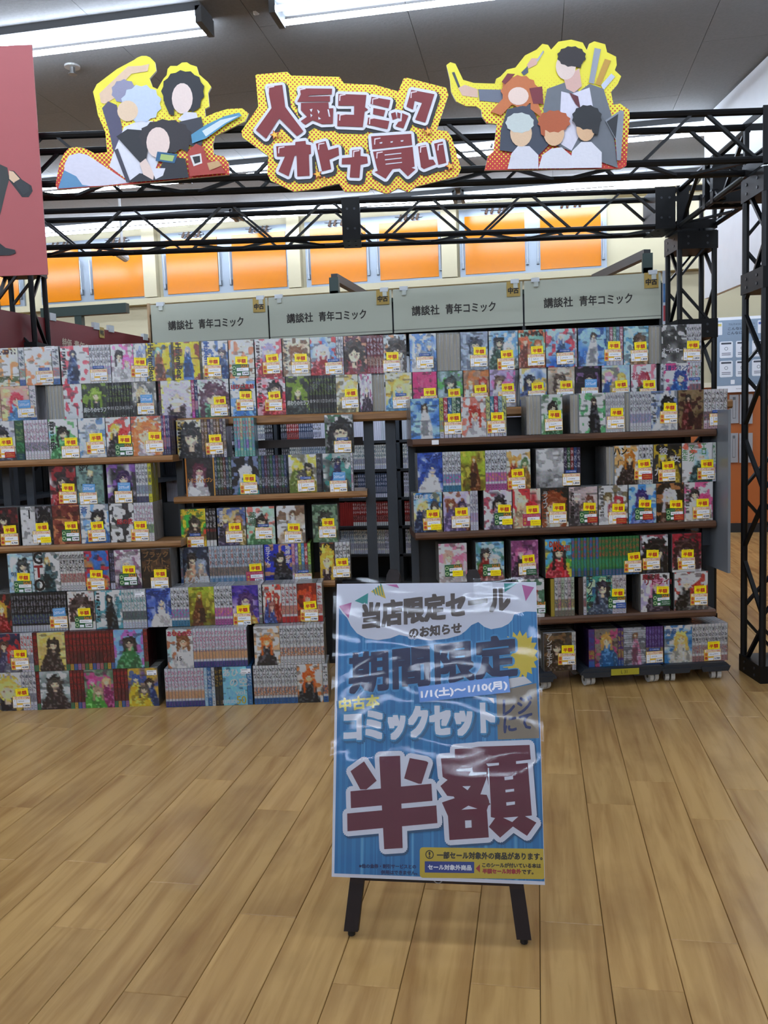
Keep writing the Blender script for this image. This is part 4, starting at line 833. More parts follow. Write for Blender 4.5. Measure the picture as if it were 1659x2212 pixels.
# ---- right rack, upper board
S('R1', 887, 995, 'C60:a8ccf0 5a8cd0 3a3028 e0e4ea 3a6cb0 t;S5,44:c8d060-345-c88.7ab-dde|c84a5c-fff-c88.7ab-dde|3a78b0-fff-c88.7ab-dde|b0d0a8-345-c88.7ab-dde|3a6a5c-fff-c88.7ab-dde', 'H980.7,902 N', 'set with a pair in white on a blue cover, left end of the right rack', depth=.2)
S('R1', 996, 1094, 'C54:e8e6ea e2dee4 b03828 e6e2e6 d06a58 f;S5,44:d8dc90-345-c88.7ab-dde|4a90a8-fff-c88.7ab-dde|c03c68-fff-c88.7ab-dde|a8ccd8-345-c88.7ab-dde', 'H1074,899.5 A', 'set with a red-haired figure in white and coloured spines, right rack upper board', depth=.15)
S('R1', 1138, 1215, 'P31;C46:d0e0d4 7aa07c 2a2420 3a6a48 58905c f', 'H1197.9,894.9 N', 'set with wide bare page edges beside a green leafy cover')
S('R1', 1233, 1349.6, 'P18;C58:e8eae8 dfe6e0 2c2022 1c1c24 48a060 t;S8,42:e6e6ea-778-99a.c9b.aac-e8e8ec', 'H1332,890 N', 'set with a long-haired figure in a black dress and a green stripe, cover numbered 1', [(1, '1', .93, .45, .16, '3a9a58', False, .0006)], depth=.17)
S('R1', 1351, 1463.5, 'P10;S7,46:e4e6ec-556-68a.99c.c9b-e6e6ea;C58:dfe4ea a8b4c4 16181c d8dce4 5a70a0 fv', 'H1446.5,879 A', 'set with seven white spines and a black-haired figure in a white shirt', depth=.15)
S('R1', 1465, 1571, 'C56:8a7458 6a5a3c 2a2220 5a1c1c 3a1416 t;S6,52:e6e2e4-2c2422-5a3a30.a67.334-e0b8c4', 'P1551,905.8 B N', 'set with a dark red coat figure on brown and six white spines')
# ---- right rack, middle board
S('R2b', 902, 1146, 'C54:3a5cb0 e8eaf0 2c4a90 e8e4e4 26469c f;S6,39:e8eaf0-16161a-3a9.c4a.a3a.39c-3a8ab0;C53:a8b83c 6a5020 a88430 6a3c1c c8c050 t;S7,46:e8eaf0-16161a-c3a.e84.a3a-c860a8;C52:e4e6dc c8ccb8 5a7a50 b04a38 d8a050 g', 'H1118,1021.6 A', 'long set with blue, yellow-green and white covers between white spines, on the right rack',
  [(0, 'マギ', .62, .87, .2, '26408c', False, .0022)])
S('R2b', 1158, 1254, 'C60:d8d8dc 4a4a50 26262c 3a3a40 9a9aa4 p w;S5,36:3a2c50-d8d8dc-446.334-1c1c22|2c5c3c-d8d8dc-446.334-1c1c22|8a2c30-d8d8dc-446.334-1c1c22|2c4478-d8d8dc-446.334-1c1c22', 'P1234,1035.6 B N', 'set with a silver and black armoured cover and dark coloured spines', depth=.16)
S('R2b', 1311, 1410.6, 'P17;C55:e6e4e2 dcd8d4 c07a28 3a2c28 d89a50 f;S4,32:e6e6e8-16161a-889.333-e6e6e8', 'H1391,1001 A r', 'set with a spiky orange-haired man on white, cover numbered 1', [(1, '1', .16, .56, .12, '16161a', False, .0006), (1, 'ハン', .25, .86, .17, '16161a', False, .0012)], depth=.17)
S('R2b', 1412, 1471.6, 'C59:26242a 3a3a3c 1c1a1e 2c2a30 d8b838 gh', 'H1442.8,1005 A', 'set with a black cover and balloons of yellow, red and blue', [(0, '彼', .36, .82, .2, 'e2e2e8', False, .0006), (0, '女', .82, .62, .2, 'e2e2e8', False, .0006), (0, 'カ', .16, .3, .2, 'e2e2e8', False, .0006)])
S('R2b', 1473, 1547, 'C66:eaf0ec e2e8e2 a8c8d0 2c4a4c d8503c f;S1,8:dfe6e0-384-99c.c66-dde', 'H1527,1001 A', 'set with a pale blue-haired figure on white with green vertical title, right end', [(0, '先生', .1, .7, .13, '3a9a4c', True, .0005), (0, 'マンガ', .32, .74, .13, '3a9a4c', True, .0005), (0, 'エロ', .72, .84, .13, '3a9a4c', True, .0005)])
S('R2a', 894, 955.5, 'C60:4a90d8 e0e8f0 3a3430 26385c e0c878 g', 'H935,1109.6 A y', 'set with a small group under a blue sky, left end of the middle board', [(0, 'はなまる', .36, .9, .12, 'eef0f6', False, .0008)])
S('R2a', 957.6, 1033, 'C58:dcd8e8 a89cc0 3a2c48 6a5c88 8a5038 g;S3,17:e2e2ea-668-99c.c9b-dde', 'H996.6,1105 N', 'set with a purple and white group cover and three white spines')
S('R2a', 1045, 1106, 'C60:e4e0ea c8b8dc 1c1a20 6a6478 a83c4c f', 'H1089,1098.5 G y', 'set with a black-haired figure on lavender')
S('R2a', 1107.5, 1168, 'C60:d8c8b8 b02c38 e0c8a0 c8a888 c0202c d', 'H1150,1100.6 K y', 'set with a big red disc behind two figures')
S('R2a', 1169.5, 1228, 'C58:26241f 1c1a1c 8a4424 d8d0c4 3a3430 Fv', 'H1207,1095.7 N', 'set with a brown-haired face on black and white katakana', [(0, 'ライフ', .15, .7, .13, 'dfe0e2', True, .0005)])
S('R2a', 1229, 1291, 'C60:b8a8a8 6a5c60 6a3c30 4a4448 c8b8b8 gv', 'H1273,1094.4 G r', 'set with a grey-brown cover of top-hatted figures')
S('R2a', 1293, 1356, 'C62:e4e4e6 d0d0d4 b03444 e6e2e6 6a5c3c gv', 'H1335.5,1096.6 N r', 'set with a red-haired figure in white on a white cover, middle board')
S('R2a', 1358, 1417.5, 'C59:dfe6f2 90b8e8 3a2c70 5c6cb0 3a88d8 f', 'H1392.7,1088 G r', 'set with an indigo-haired figure and blue blooms')
S('R2a', 1418, 1476.5, 'C58:3a2c24 26201e d0d0d8 5a3c2c c88a58 f', 'H1459.7,1088.8 G r', 'set with a silver-haired figure on dark brown')
S('R2a', 1478, 1540, 'C61:ece6ea d8d0d4 2a2428 e0d4c8 d04a80 dv', 'H1517,1085.7 A', 'set with a dark-haired and a blond figure, right end of the middle board')
# ---- right rack, bottom board
S('R3b', 948, 1009, 'C60:ecd8d8 e0c0c4 d8b0a0 e8d8d8 e080a0 d', 'P980,1232 G y', 'set with a pale pink cover just above the easel poster')
S('R3b', 1028, 1089, 'C60:7ab0d8 4a7848 1c1a20 8a2c2c c8d8e0 d', 'P1062,1231 G y', 'set with a red-coated figure under a blue sky, above the easel poster', [(0, '巨人な', .55, .76, .11, 'e8ecf0', True, .0003)])
S('R3b', 1104, 1163, 'C59:8a4a78 5a2c58 b05c8c 3a2440 c888b8 d', 'H1141,1207 N g', 'set with a magenta and purple cover, above the right corner of the easel poster')
S('R3b', 1178, 1381, 'C54:5aa8e0 58a848 1c1c20 c83040 e0c040 f;S10,62:3a7cb8-d0402c-4a9a48.3a8-3a6ca0|3a8858-d0402c-4a9a48.3a8-2c6a58;S11,78:2c8048-d0603c-4a9a48.3a8-3a6ca0', 'H1369,1201.7 A', 'long set with a golfer on blue and green and about twenty green spines', [(0, 'DAN', .35, .87, .14, 'd04028', False, .0016), (0, 'DOH!!', .62, .76, .14, 'd04028', False, .0016)], depth=.15)
S('R3b', 1383, 1443, 'C60:c8ccd4 4a4450 16141a 2c2c34 8a2c3c F', 'H1409,1196 A', 'set with a large black-haired face on white and grey')
S('R3b', 1452, 1515, 'C62:a82c40 d8c8cc 3a2024 e0d8dc 8a1c30 F', 'H1484.7,1195.4 A', 'set with a maroon-haired face and white speech balloons')
S('R3a', 1118, 1176, 'C58:e4e2e4 d0c8c8 a83c30 e6e2e0 3a6a50 f', 'P1160,1312 G', 'set mostly hidden behind the right edge of the easel poster')
S('R3a', 1190, 1241, 'Q8:b8a23a;S6,42:e0e0e0-3a3a3c-8a7040.c8b060.445-8a8478|d8c8cc-3a3a3c-b0506c.c8b060.445-8a8478|c8d8c0-3a3a3c-8a7040.c8b060.445-8a8478', '-', 'block of six mottled white and brown spines with a yellow strip', depth=.15)
S('R3a', 1250, 1352.7, 'Q10:3a2c28;S1,7:e4e2e4-3a2c28-8c4444.556-dde;C56:4aa088 2c4a88 26243a 4a5a70 d0dcb0 f;S4,30:e4dfe2-4a2c34-8c4444.556-dde', 'H1334.6,1279.9 G b', 'set with a dark-haired figure on teal and blue with vertical black title', [(2, 'モノノケ庵', .13, .6, .15, '16181c', True, .0008), (2, '不機嫌な', .85, .72, .12, '16181c', True, .0006)], depth=.16)
S('R3a', 1384, 1446.5, 'C61:e8e2ea d8ccd8 d890b0 3a3040 a8a0c0 fh', 'H1430.9,1274.5 G g', 'set with a pink-haired figure and red title on white', [(0, '魔王様', .36, .92, .15, 'a02838', False, .001), (0, 'リトライ!', .6, .78, .14, 'a02838', False, .001)])
S('R3a', 1457, 1529, 'C68:e0dcde d8d0d0 c8c8cc 1c1a1c a82c24 d', 'H1512,1273 A', 'set with silver-haired fighters on white, red and black, right end of the bottom board', depth=.16)
# ---- dollies
S('RE', 1175, 1244, 'C58:5a5048 2a241e 3a2c22 4a3c30 8a6a48 f;S2,8:e2e0dc-556-776-dde', 'H1226,1401.8 A', 'set with a helmeted warrior colour scheme of dark brown and white katakana', [(0, 'アンゴルモア', .2, .55, .135, 'e2e0dc', True, .0008)], depth=.235)
S('RD', 1271, 1433, 'S1,16:5a3c88-3a5cb0-d04a50.c8c030-3a6cc0;C58:8c8278 7a7068 c8a058 2c6aa0 c04a80 f;S2,14:5a3c88-d8c030-d8c84a.a65-3a6cc0;C56:b8bcc4 9a9ca8 8a5c38 d088a8 5a5c68 ts;S6,44:5a3c88-8a80c8-d8c84a.5a3c88-3a6cc0', 'P1413.7,1419 B N', 'set with taupe and striped covers between purple spines, on the middle dolly', depth=.235)
S('RD', 1435, 1571.6, 'C64:e4e8ee 3a80b8 d8b860 c8c4b8 2c6ca8 f;S11,82:e6e6e8-3a3c44-a04040.889.c8b098-b88', 'H1541,1393.4 A', 'set with a blond figure on blue and eleven white spines, right dolly', [(0, '青春', .24, .84, .15, '2c6cb0', False, .0006), (1, '8,9,10,11,12,13,14,15,16,17,18', 0, .6, .07, '26262c', False, 0)], depth=.235)

# ================================================================ truss frame
TS = .2
def truss(name, lab, p0, p1, u, v, pitch=.28, faces=(0, 1, 3), plates=(), grp='black steel box trusses of the portal frame', rc=.0155):
    """box truss from p0 to p1 (one corner line); u, v are the two cross directions of length TS"""
    t = thing(name, lab, 'truss', p0, 0, grp); p0, p1 = Vector(p0), Vector(p1); L = p1 - p0; n = max(1, round(L.length / pitch)); e = L / n
    cor = [Vector((0, 0, 0)), u, u + v, v]
    for c in cor:
        mb = MB(); mb.tube(c, c + L, rc, M_BLACK, 8); mb.obj('chord', t)
    for fi in faces:
        a, b = cor[fi], cor[(fi + 1) % 4]
        for i in range(n):
            q0, q1 = (a, b) if (i + (fi > 1)) % 2 else (b, a)
            mb = MB(); mb.bar(q0 + e * (i + .1), q1 + e * (i + .9), .019, .012, M_BLACK); mb.obj('brace', t)
    for f0, f1 in plates:
        cen = (u + v) / 2; c0 = cen + L * f0; c1 = cen + L * f1; mb = MB()
        hu, hv = u * .58, v * .58; vs = [c + a * hu + b * hv for c in (c0, c1) for a, b in ((-1, -1), (1, -1), (1, 1), (-1, 1))]
        mb.add(vs, [(0, 4, 5, 1), (1, 5, 6, 2), (2, 6, 7, 3), (3, 7, 4, 0), (0, 1, 2, 3), (7, 6, 5, 4)], M_BLACKM)
        un, vn, ln = u.normalized(), v.normalized(), L.normalized()
        for a in (-.5, .5):
            for fz in (.3, .7):
                c = c0 + (c1 - c0) * fz
                for hh, ax in ((hv, un), (hu, vn)):
                    q = c - hh + ax * a * TS * .55; mb.tube(q - hh.normalized() * .003, q, .007, flat('3a3d42', .4, .5), 6)
        mb.obj('joint_plate', t)
    return t
U_, V_ = N1 * TS, Vector((0, 0, TS)); X_ = E1 * TS
ZT = 2.315; DF, DB = 3.8, 5.0
SL, SR = -2.18, 1.745; SFR = 1.70
truss('truss_beam', 'front black truss beam that carries the yellow and red cut-out signs', W(SL + TS + .04, DF, ZT), W(SFR - .01, DF, ZT), U_, V_)
truss('truss_beam', 'rear black truss beam running in front of the orange windows', W(SL + TS + .01, DB, ZT), W(SR - .02, DB, ZT), U_, V_, plates=((.484, .512), (.967, .998)))
truss('truss_beam', 'short black side beam joining the trusses at upper right', W(SFR + .02, DF + TS + .03, ZT), W(SR, DB - .02, ZT), X_, V_, plates=((.42, .46), (.54, .58)))
truss('truss_beam', 'short black side beam at far left behind the pink poster', W(SL, DF + TS + .03, ZT), W(SL, DB - .02, ZT), X_, V_)
def column(s, d, lab, vis=True):
    truss('truss_column', lab, W(s, d, 0), W(s, d, ZT - .03), X_, U_, .285, (0, 1, 2, 3), plates=((0., .026), (.735, .782), (.955, .998)) if d > 4.5 else ((0., .035), (.775, .815), (.955, .998)))
    t = thing('truss_corner', 'black corner cube on top of ' + lab, 'truss', W(s, d, ZT - .02), ALPHA, 'black corner cubes of the portal frame')
    mb = MB(); h = TS + .04
    for x in (-.01, TS - .01):
        for y in (-.01, TS - .01): mb.box(x, x + .02, y, y + .02, 0, h, M_BLACKM)
    for z in (0, h - .03):
        mb.box(-.012, TS + .012, -.013, -.009, z, z + .05 if z == 0 else h, M_BLACKM).box(-.012, TS + .012, TS + .009, TS + .013, z, z + .05 if z == 0 else h, M_BLACKM).box(-.013, -.009, -.012, TS + .012, z, z + .05 if z == 0 else h, M_BLACKM).box(TS + .009, TS + .013, -.012, TS + .012, z, z + .05 if z == 0 else h, M_BLACKM)
    mb.obj('frame', t); mb = MB(); mb.box(-.02, .05, -.016, -.0135, -.0, h, M_BLACKM); mb.obj('gusset', t)
column(SR, DB, 'black truss column at rear right beside the cream signs'); column(SL, DB, 'black truss column at rear left under the pink poster')
column(SFR, DF, 'black truss column at the right edge of the picture'); column(SL, DF, 'black truss column at front left outside the picture')

# ---------------- cut-out signs on the front beam
DS = 3.765
def cutout(name, lab, outline, org, scale, mat, back='d8d3c8'):
    """outline given on the sign face; returns the thing and a mapper"""
    f = lambda x, y: (lambda q: (q[0], q[1]))(at_d(org[0] + x / scale, org[1] + y / scale, DS))
    pts = [f(*p) for p in outline]; cx = sum(p[0] for p in pts) / len(pts); cz = min(p[1] for p in pts)
    t = thing(name, lab, 'sign', W(cx, DS, cz), ALPHA)
    g = lambda x, y: (f(x, y)[0] - cx, f(x, y)[1] - cz)
    mb = MB(); mb.prism([g(*p) for p in outline], 0, .012, mat, flat(back, .6)); mb.obj('backing_board', t)
    for xx in (-.2, .2):
        mb = MB(); mb.tube((xx, .012, .12), (xx, .036, .12), .006, M_GREY); mb.obj('hook', t)
    return t, g
OUTB = [(165, 105), (175, 98), (385, 80), (410, 105), (745, 115), (775, 160), (990, 170), (1150, 215), (1185, 128), (1205, 120), (1480, 190), (1495, 240), (1415, 480), (1490, 490), (1520, 540), (1582, 745), (1560, 800), (1275, 870), (1220, 908), (1150, 880), (1080, 918), (1050, 915), (960, 880), (940, 905), (780, 905), (740, 850), (640, 870), (600, 885), (430, 905), (270, 830), (245, 780), (255, 660), (75, 530), (68, 490), (185, 320)]
t, g = cutout('title_cutout_sign', 'yellow dotted cut-out sign with big red lettering 人気コミックオトナ買い over the aisle', OUTB, (500, 130), 3.19, halftone('dotted_yellow', .0128, 0, .55, .36, .24))
RED = [[(250, 188), (352, 176), (372, 328), (497, 495), (452, 527), (330, 405), (240, 545), (170, 487), (278, 335)],
 [(470, 200), (695, 202), (692, 240), (535, 248), (532, 256), (680, 252), (680, 290), (455, 292), (480, 240)], [(480, 300), (668, 296), (672, 338), (702, 336), (700, 442), (625, 445), (560, 418), (510, 450), (478, 425), (522, 395), (480, 350)],
 [(738, 238), (930, 245), (920, 330), (942, 345), (918, 360), (905, 465), (730, 458), (732, 378), (845, 382), (846, 318), (736, 318)],
 [(965, 258), (1095, 280), (1082, 335), (958, 305)], [(978, 335), (1060, 350), (1048, 392), (975, 376)], [(942, 400), (1088, 425), (1075, 480), (935, 448)],
 [(1100, 372), (1130, 362), (1140, 405), (1110, 417)], [(1142, 364), (1165, 372), (1162, 408), (1142, 400)], [(1176, 370), (1218, 388), (1185, 475), (1130, 460), (1150, 430), (1172, 425)],
 [(1238, 210), (1398, 240), (1335, 435), (1265, 415), (1312, 300), (1262, 285), (1250, 345), (1205, 325)],
 [(310, 598), (440, 590), (442, 568), (512, 560), (515, 585), (548, 590), (550, 650), (535, 655), (540, 800), (455, 805), (450, 662), (436, 665), (395, 805), (325, 770), (370, 668), (315, 668)],
 [(582, 580), (650, 562), (668, 625), (738, 605), (742, 660), (676, 690), (688, 755), (625, 770)],
 [(832, 625), (890, 620), (890, 665), (935, 670), (940, 715), (890, 725), (882, 815), (815, 812), (822, 722), (760, 722), (762, 680), (832, 674)],
 [(962, 530), (1238, 512), (1245, 590), (970, 620)], [(975, 635), (1248, 602), (1262, 738), (1240, 745), (1268, 757), (1215, 805), (1160, 750), (1110, 755), (1062, 822), (985, 775), (1008, 766), (1000, 740)],
 [(1285, 600), (1340, 588), (1360, 690), (1390, 690), (1408, 722), (1325, 755), (1305, 742)], [(1395, 580), (1455, 565), (1480, 712), (1425, 726)]]
CUT = [[(540, 345), (560, 340), (552, 364)], [(592, 345), (610, 360), (600, 376)], [(662, 345), (672, 345), (682, 395), (672, 395)], [(545, 375), (560, 385), (548, 400)], [(600, 395), (618, 410), (600, 415)],
 [(1020, 572), (1040, 569), (1038, 579), (1022, 581)], [(1095, 565), (1113, 563), (1110, 573), (1097, 575)], [(1165, 558), (1185, 556), (1182, 566), (1167, 567)],
 [(1055, 655), (1170, 643), (1170, 649), (1055, 662)], [(1058, 688), (1172, 676), (1172, 682), (1058, 695)], [(1062, 718), (1175, 706), (1175, 712), (1062, 725)]]
for nm, L_, grow, y, col, dx, dz in (('shadow_lettering', RED, .0205, -.0012, '100e12', 8, 12), ('outline_lettering', RED, .0128, -.0050, 'dfe1e9', 0, 0), ('red_lettering', RED, 0, -.0090, '7c0f16', 0, 0), ('white_cuts', CUT, 0, -.0096, 'd8dae2', 0, 0)):
    mb = MB(); mb.polys(L_, g, y, flat(col, .45), grow, 14, dx, dz); mb.obj(nm, t)
mb = MB()
for x, y in ((255, 190), (470, 205), (745, 245), (970, 270), (950, 405), (1235, 225), (325, 605), (600, 580), (840, 630), (985, 545), (1300, 600), (1420, 585), (1000, 640), (745, 380)):
    mb.face([g(x, y), g(x + 42, y - 6), g(x + 42, y + 1), g(x + 7, y + 8), g(x + 5, y + 42), g(x - 2, y + 42)], -.0102, flat('e8d6dc', .4))
def star(cx, cy, R, k=5, a0=-.3, q=.45): return [g(cx + R * (1 if i % 2 == 0 else q) * math.sin(a0 + math.pi * i / k), cy - R * (1 if i % 2 == 0 else q) * math.cos(a0 + math.pi * i / k)) for i in range(2 * k)]
mb.obj('glints', t)
mb = MB()
for x, y in ((300, 520), (595, 790), (1355, 495), (1505, 735)): mb.face(star(x, y, 36), -.0106, flat('b8302a', .5)); mb.face(star(x, y, 26), -.0112, flat('f2c83c', .5))
for x, y in ((340, 530), (640, 815), (1310, 530), (1320, 485), (1475, 768)): mb.disc(*g(x, y), .006, -.0106, flat('b8302a', .5)); mb.disc(*g(x, y), .0038, -.0112, flat('f2c83c', .5))
mb.obj('stars', t)
HTL = halftone('dotted_yellow_red', .0135, .40, .0, .0, .62)
OUTL = [(305, 370), (335, 310), (500, 185), (640, 110), (665, 92), (700, 78), (740, 78), (770, 90), (810, 130), (820, 200), (765, 262), (790, 330), (830, 348), (880, 262), (905, 235), (912, 185), (935, 160), (990, 160), (1030, 132), (1070, 130), (1100, 150), (1150, 165), (1168, 228), (1240, 290), (1268, 330), (1242, 380), (1252, 490), (1215, 510), (1222, 575), (1300, 540), (1400, 510), (1520, 505), (1572, 545), (1545, 610), (1300, 730), (1280, 800), (1290, 885), (1370, 895), (1410, 950), (1415, 1045), (1100, 1075), (600, 1125), (15, 1165), (0, 1130), (30, 960), (70, 870), (110, 828), (170, 820), (240, 832), (320, 872), (420, 862), (405, 700), (345, 560), (330, 480)]
t, g = cutout('figure_cutout_sign', 'yellow-edged cut-out sign of plain figures in black and white, upper left', OUTL, (120, 100), 3.77, HTL)
def shapes(nm, lst, t, g, y0=-.0012):
    for i, (col, pts) in enumerate(lst):
        mb = MB(); mb.face([g(*p) for p in pts], y0 - i * .0005, flat(col, .5, var=.08)); mb.obj(nm[i % len(nm)] if isinstance(nm, list) else nm, t)
def ov(cx, cy, rx, ry, n=18, wob=0): return [(cx + rx * math.cos(2 * math.pi * i / n) * (1 + wob * (i % 2)), cy + ry * math.sin(2 * math.pi * i / n) * (1 + wob * (i % 2))) for i in range(n)]
shapes('painted_shape', [
 ('d8d6e4', [(60, 1150), (75, 960), (110, 890), (190, 870), (260, 885), (600, 1112), (400, 1135)]), ('5a8fb8', [(22, 1160), (70, 1010), (170, 1060), (220, 1130), (290, 1140)]),
 ('e2c3a4', [(358, 385), (500, 250), (590, 165), (700, 160), (765, 145), (750, 205), (620, 225), (560, 290), (490, 420), (400, 470), (370, 460)]),
 ('4e4b66', [(380, 505), (430, 450), (500, 480), (540, 640), (560, 880), (480, 900), (440, 700)]), ('dfe0ea', [(470, 880), (560, 660), (700, 600), (830, 620), (900, 800), (780, 1080), (600, 1100), (440, 980)]),
 ('8f8ea8', ov(560, 370, 95, 90, 20, .12)), ('c2cfe6', ov(700, 470, 150, 140, 24, .13)), ('e4c8a8', ov(590, 530, 85, 85)), ('3c3a4a', [(480, 850), (510, 835), (610, 1100), (580, 1110)]),
 ('16181f', ov(1040, 370, 165, 160, 26, .08)), ('16181f', [(880, 370), (960, 380), (970, 570), (930, 560), (890, 470)]), ('16181f', [(1130, 380), (1200, 370), (1180, 500), (1110, 550)]), ('e8d4cc', ov(1035, 430, 85, 125)),
 ('d9d9e4', [(1000, 600), (1060, 540), (1150, 545), (1170, 620), (1080, 640)]), ('33343e', [(1010, 620), (1190, 580), (1220, 720), (1180, 850), (1040, 780)]),
 ('1a1b22', [(500, 740), (590, 680), (720, 690), (760, 800), (740, 950), (700, 960)]), ('261f24', ov(900, 740, 200, 130, 26, .1)), ('261f24', [(1000, 680), (1110, 720), (1080, 870), (1010, 830)]), ('e9d2c8', ov(840, 790, 95, 125)),
 ('1d1e27', [(590, 1115), (690, 1040), (830, 1060), (900, 900), (1060, 920), (1090, 1075), (800, 1100)]), ('e8d0c4', [(690, 960), (740, 920), (810, 1040), (800, 1095), (720, 1050)]), ('e0e0ea', [(760, 930), (800, 1000), (900, 1000), (880, 1060), (820, 1090)]),
 ('1f5a82', [(835, 865), (1000, 885), (975, 960), (820, 940)]), ('a8c070', [(865, 885), (975, 898), (958, 945), (855, 930)]),
 ('a9382c', [(1080, 870), (1150, 800), (1210, 830), (1240, 930), (1340, 960), (1390, 1040), (1100, 1065)]), ('e0dcd8', [(1100, 900), (1190, 880), (1200, 960), (1130, 985)]), ('17161a', [(1120, 910), (1180, 900), (1185, 950), (1140, 965)]),
 ('4f93b8', [(1110, 730), (1230, 650), (1380, 580), (1500, 550), (1520, 575), (1400, 640), (1230, 760), (1120, 800)]), ('d4e2ea', [(1200, 700), (1350, 610), (1500, 575), (1380, 640), (1230, 745)]), ('c7a070', [(1240, 960), (1330, 940), (1360, 980), (1260, 1020)])], t, g)
OUTR = [(88, 290), (118, 268), (158, 280), (218, 405), (300, 430), (465, 435), (475, 398), (510, 378), (560, 325), (625, 310), (700, 215), (790, 170), (835, 125), (880, 133), (903, 170), (960, 108), (1060, 92), (1150, 115), (1182, 175), (1200, 125), (1240, 105), (1325, 128), (1340, 190), (1410, 225), (1415, 290), (1400, 330), (1450, 378), (1422, 440), (1370, 500), (1390, 600), (1440, 590), (1512, 640), (1515, 700), (1490, 1075), (1450, 1097), (385, 1110), (400, 1050), (410, 1000), (455, 960), (480, 750), (400, 740), (365, 690), (360, 640), (320, 612), (240, 610), (165, 575), (125, 500), (115, 400)]
t, g = cutout('figure_cutout_sign', 'dotted cut-out sign of plain figures in grey jackets and white shirts, upper right', OUTR, (940, 60), 3.607, halftone('dotted_yellow_red_b', .0135, .42, .0, .0, .62))
shapes('painted_shape', [
 ('3f4652', [(130, 350), (150, 345), (195, 460), (180, 470)]), ('dcb8a4', [(180, 470), (230, 445), (330, 480), (335, 545), (210, 530)]), ('6a7080', [(335, 480), (550, 485), (560, 590), (345, 570)]),
 ('4a5266', [(670, 350), (720, 300), (725, 350), (690, 375)]), ('dcb0a0', [(715, 290), (750, 240), (805, 240), (790, 290), (725, 320)]), ('b4b8c0', [(785, 260), (840, 180), (848, 190), (800, 265)]),
 ('9aa0ac', [(1240, 160), (1290, 170), (1235, 440), (1195, 430)]), ('c79a3c', [(1320, 245), (1368, 260), (1285, 455), (1245, 440)]), ('c9d2e4', [(1370, 360), (1400, 385), (1310, 490), (1290, 450)]),
 ('6b7078', [(870, 480), (1010, 430), (1120, 500), (1200, 440), (1310, 480), (1370, 680), (1420, 1095), (880, 900), (840, 640)]), ('dcdae8', [(980, 500), (1060, 520), (1200, 470), (1230, 640), (1060, 960), (960, 900)]),
 ('d9b0a4', [(1000, 400), (1120, 320), (1140, 460), (1080, 510), (1020, 480)]), ('e6d0c6', ov(1015, 310, 78, 100)), ('241a1c', ov(1060, 230, 105, 75, 24, .1)), ('241a1c', [(1060, 230), (1150, 230), (1130, 320), (1095, 310)]), ('5f1f28', [(1040, 510), (1110, 540), (1130, 640), (1090, 600)]),
 ('3a4152', [(560, 640), (740, 600), (880, 920), (800, 1000), (500, 960), (510, 800)]), ('c7703a', ov(655, 500, 135, 115, 26, .1)), ('c7703a', [(560, 520), (600, 600), (510, 690), (430, 660)]), ('c7703a', [(740, 540), (800, 600), (840, 720), (740, 640)]), ('ecd2c4', ov(645, 540, 80, 70)), ('7a2530', [(730, 480), (830, 465), (840, 600), (760, 600)]), ('7a2530', [(515, 430), (560, 365), (620, 370), (540, 450)]),
 ('8b929c', [(1320, 730), (1440, 650), (1465, 660), (1440, 1040), (1410, 1040), (1400, 880)]), ('20232a', [(1330, 740), (1420, 680), (1400, 870)]),
 ('d9d9e2', [(560, 1108), (590, 990), (640, 930), (730, 930), (800, 1000), (800, 1105)]), ('e0bf9c', ov(665, 830, 85, 105)), ('c6cfcc', ov(655, 750, 105, 75, 22, .08)),
 ('dddde6', [(800, 1105), (830, 1000), (900, 950), (980, 940), (1060, 1010), (1065, 1103)]), ('e2b890', ov(920, 830, 80, 100)), ('b4582c', ov(920, 740, 118, 80, 24, .12)), ('b4582c', [(810, 760), (850, 760), (850, 860), (820, 840)]),
 ('dfdfe8', [(1040, 1103), (1060, 970), (1130, 900), (1210, 900), (1290, 980), (1290, 1100)]), ('ddb48c', ov(1165, 800, 72, 95)), ('17181d', ov(1175, 710, 108, 90, 24, .1)), ('17181d', [(1180, 720), (1280, 730), (1260, 850), (1220, 830)])], t, g)
# pink poster at left, crossed by a pair of dark trousers and shoes
DP = 3.73
def gp(x, y): return at_d(x / 6.914, 300 + y / 6.914, DP)
sx = at_d(86, 345, DP)[0]; zb, zt = at_d(100, 593, DP)[1], at_d(65, 97, DP)[1]
t = thing('pink_poster', 'tall salmon pink poster with dark trouser legs and black shoes at the left edge', 'poster', W(sx, DP, zb), ALPHA)
mb = MB(); mb.box(-.62, 0, 0, .006, 0, zt - zb, flat('a85052', .5, var=.02)); mb.obj('sheet', t)
gg = lambda x, y: (gp(x, y)[0] - sx, gp(x, y)[1] - zb)
shapes(['trousers_print', 'shoe_print', 'ankle_print', 'shoe_print', 'trousers_print', 'shoe_print'], [('252a28', [(-500, 300), (0, 380), (110, 430), (140, 600), (90, 780), (0, 1150), (-300, 1400), (-900, 1400)]), ('14161c', [(140, 470), (210, 480), (330, 610), (470, 700), (490, 780), (430, 870), (330, 870), (230, 740), (130, 610)]), ('d9b898', [(135, 475), (200, 490), (300, 600), (210, 660), (140, 600)]), ('20242a', [(215, 650), (300, 600), (430, 690), (440, 780), (350, 840)]), ('2a2f2c', [(-900, 1380), (-200, 1300), (-60, 1560), (-500, 1640)]), ('14161c', [(-400, 1560), (0, 1560), (90, 1630), (230, 1660), (240, 1710), (150, 1740), (-400, 1760)])], t, gg, -.0006)

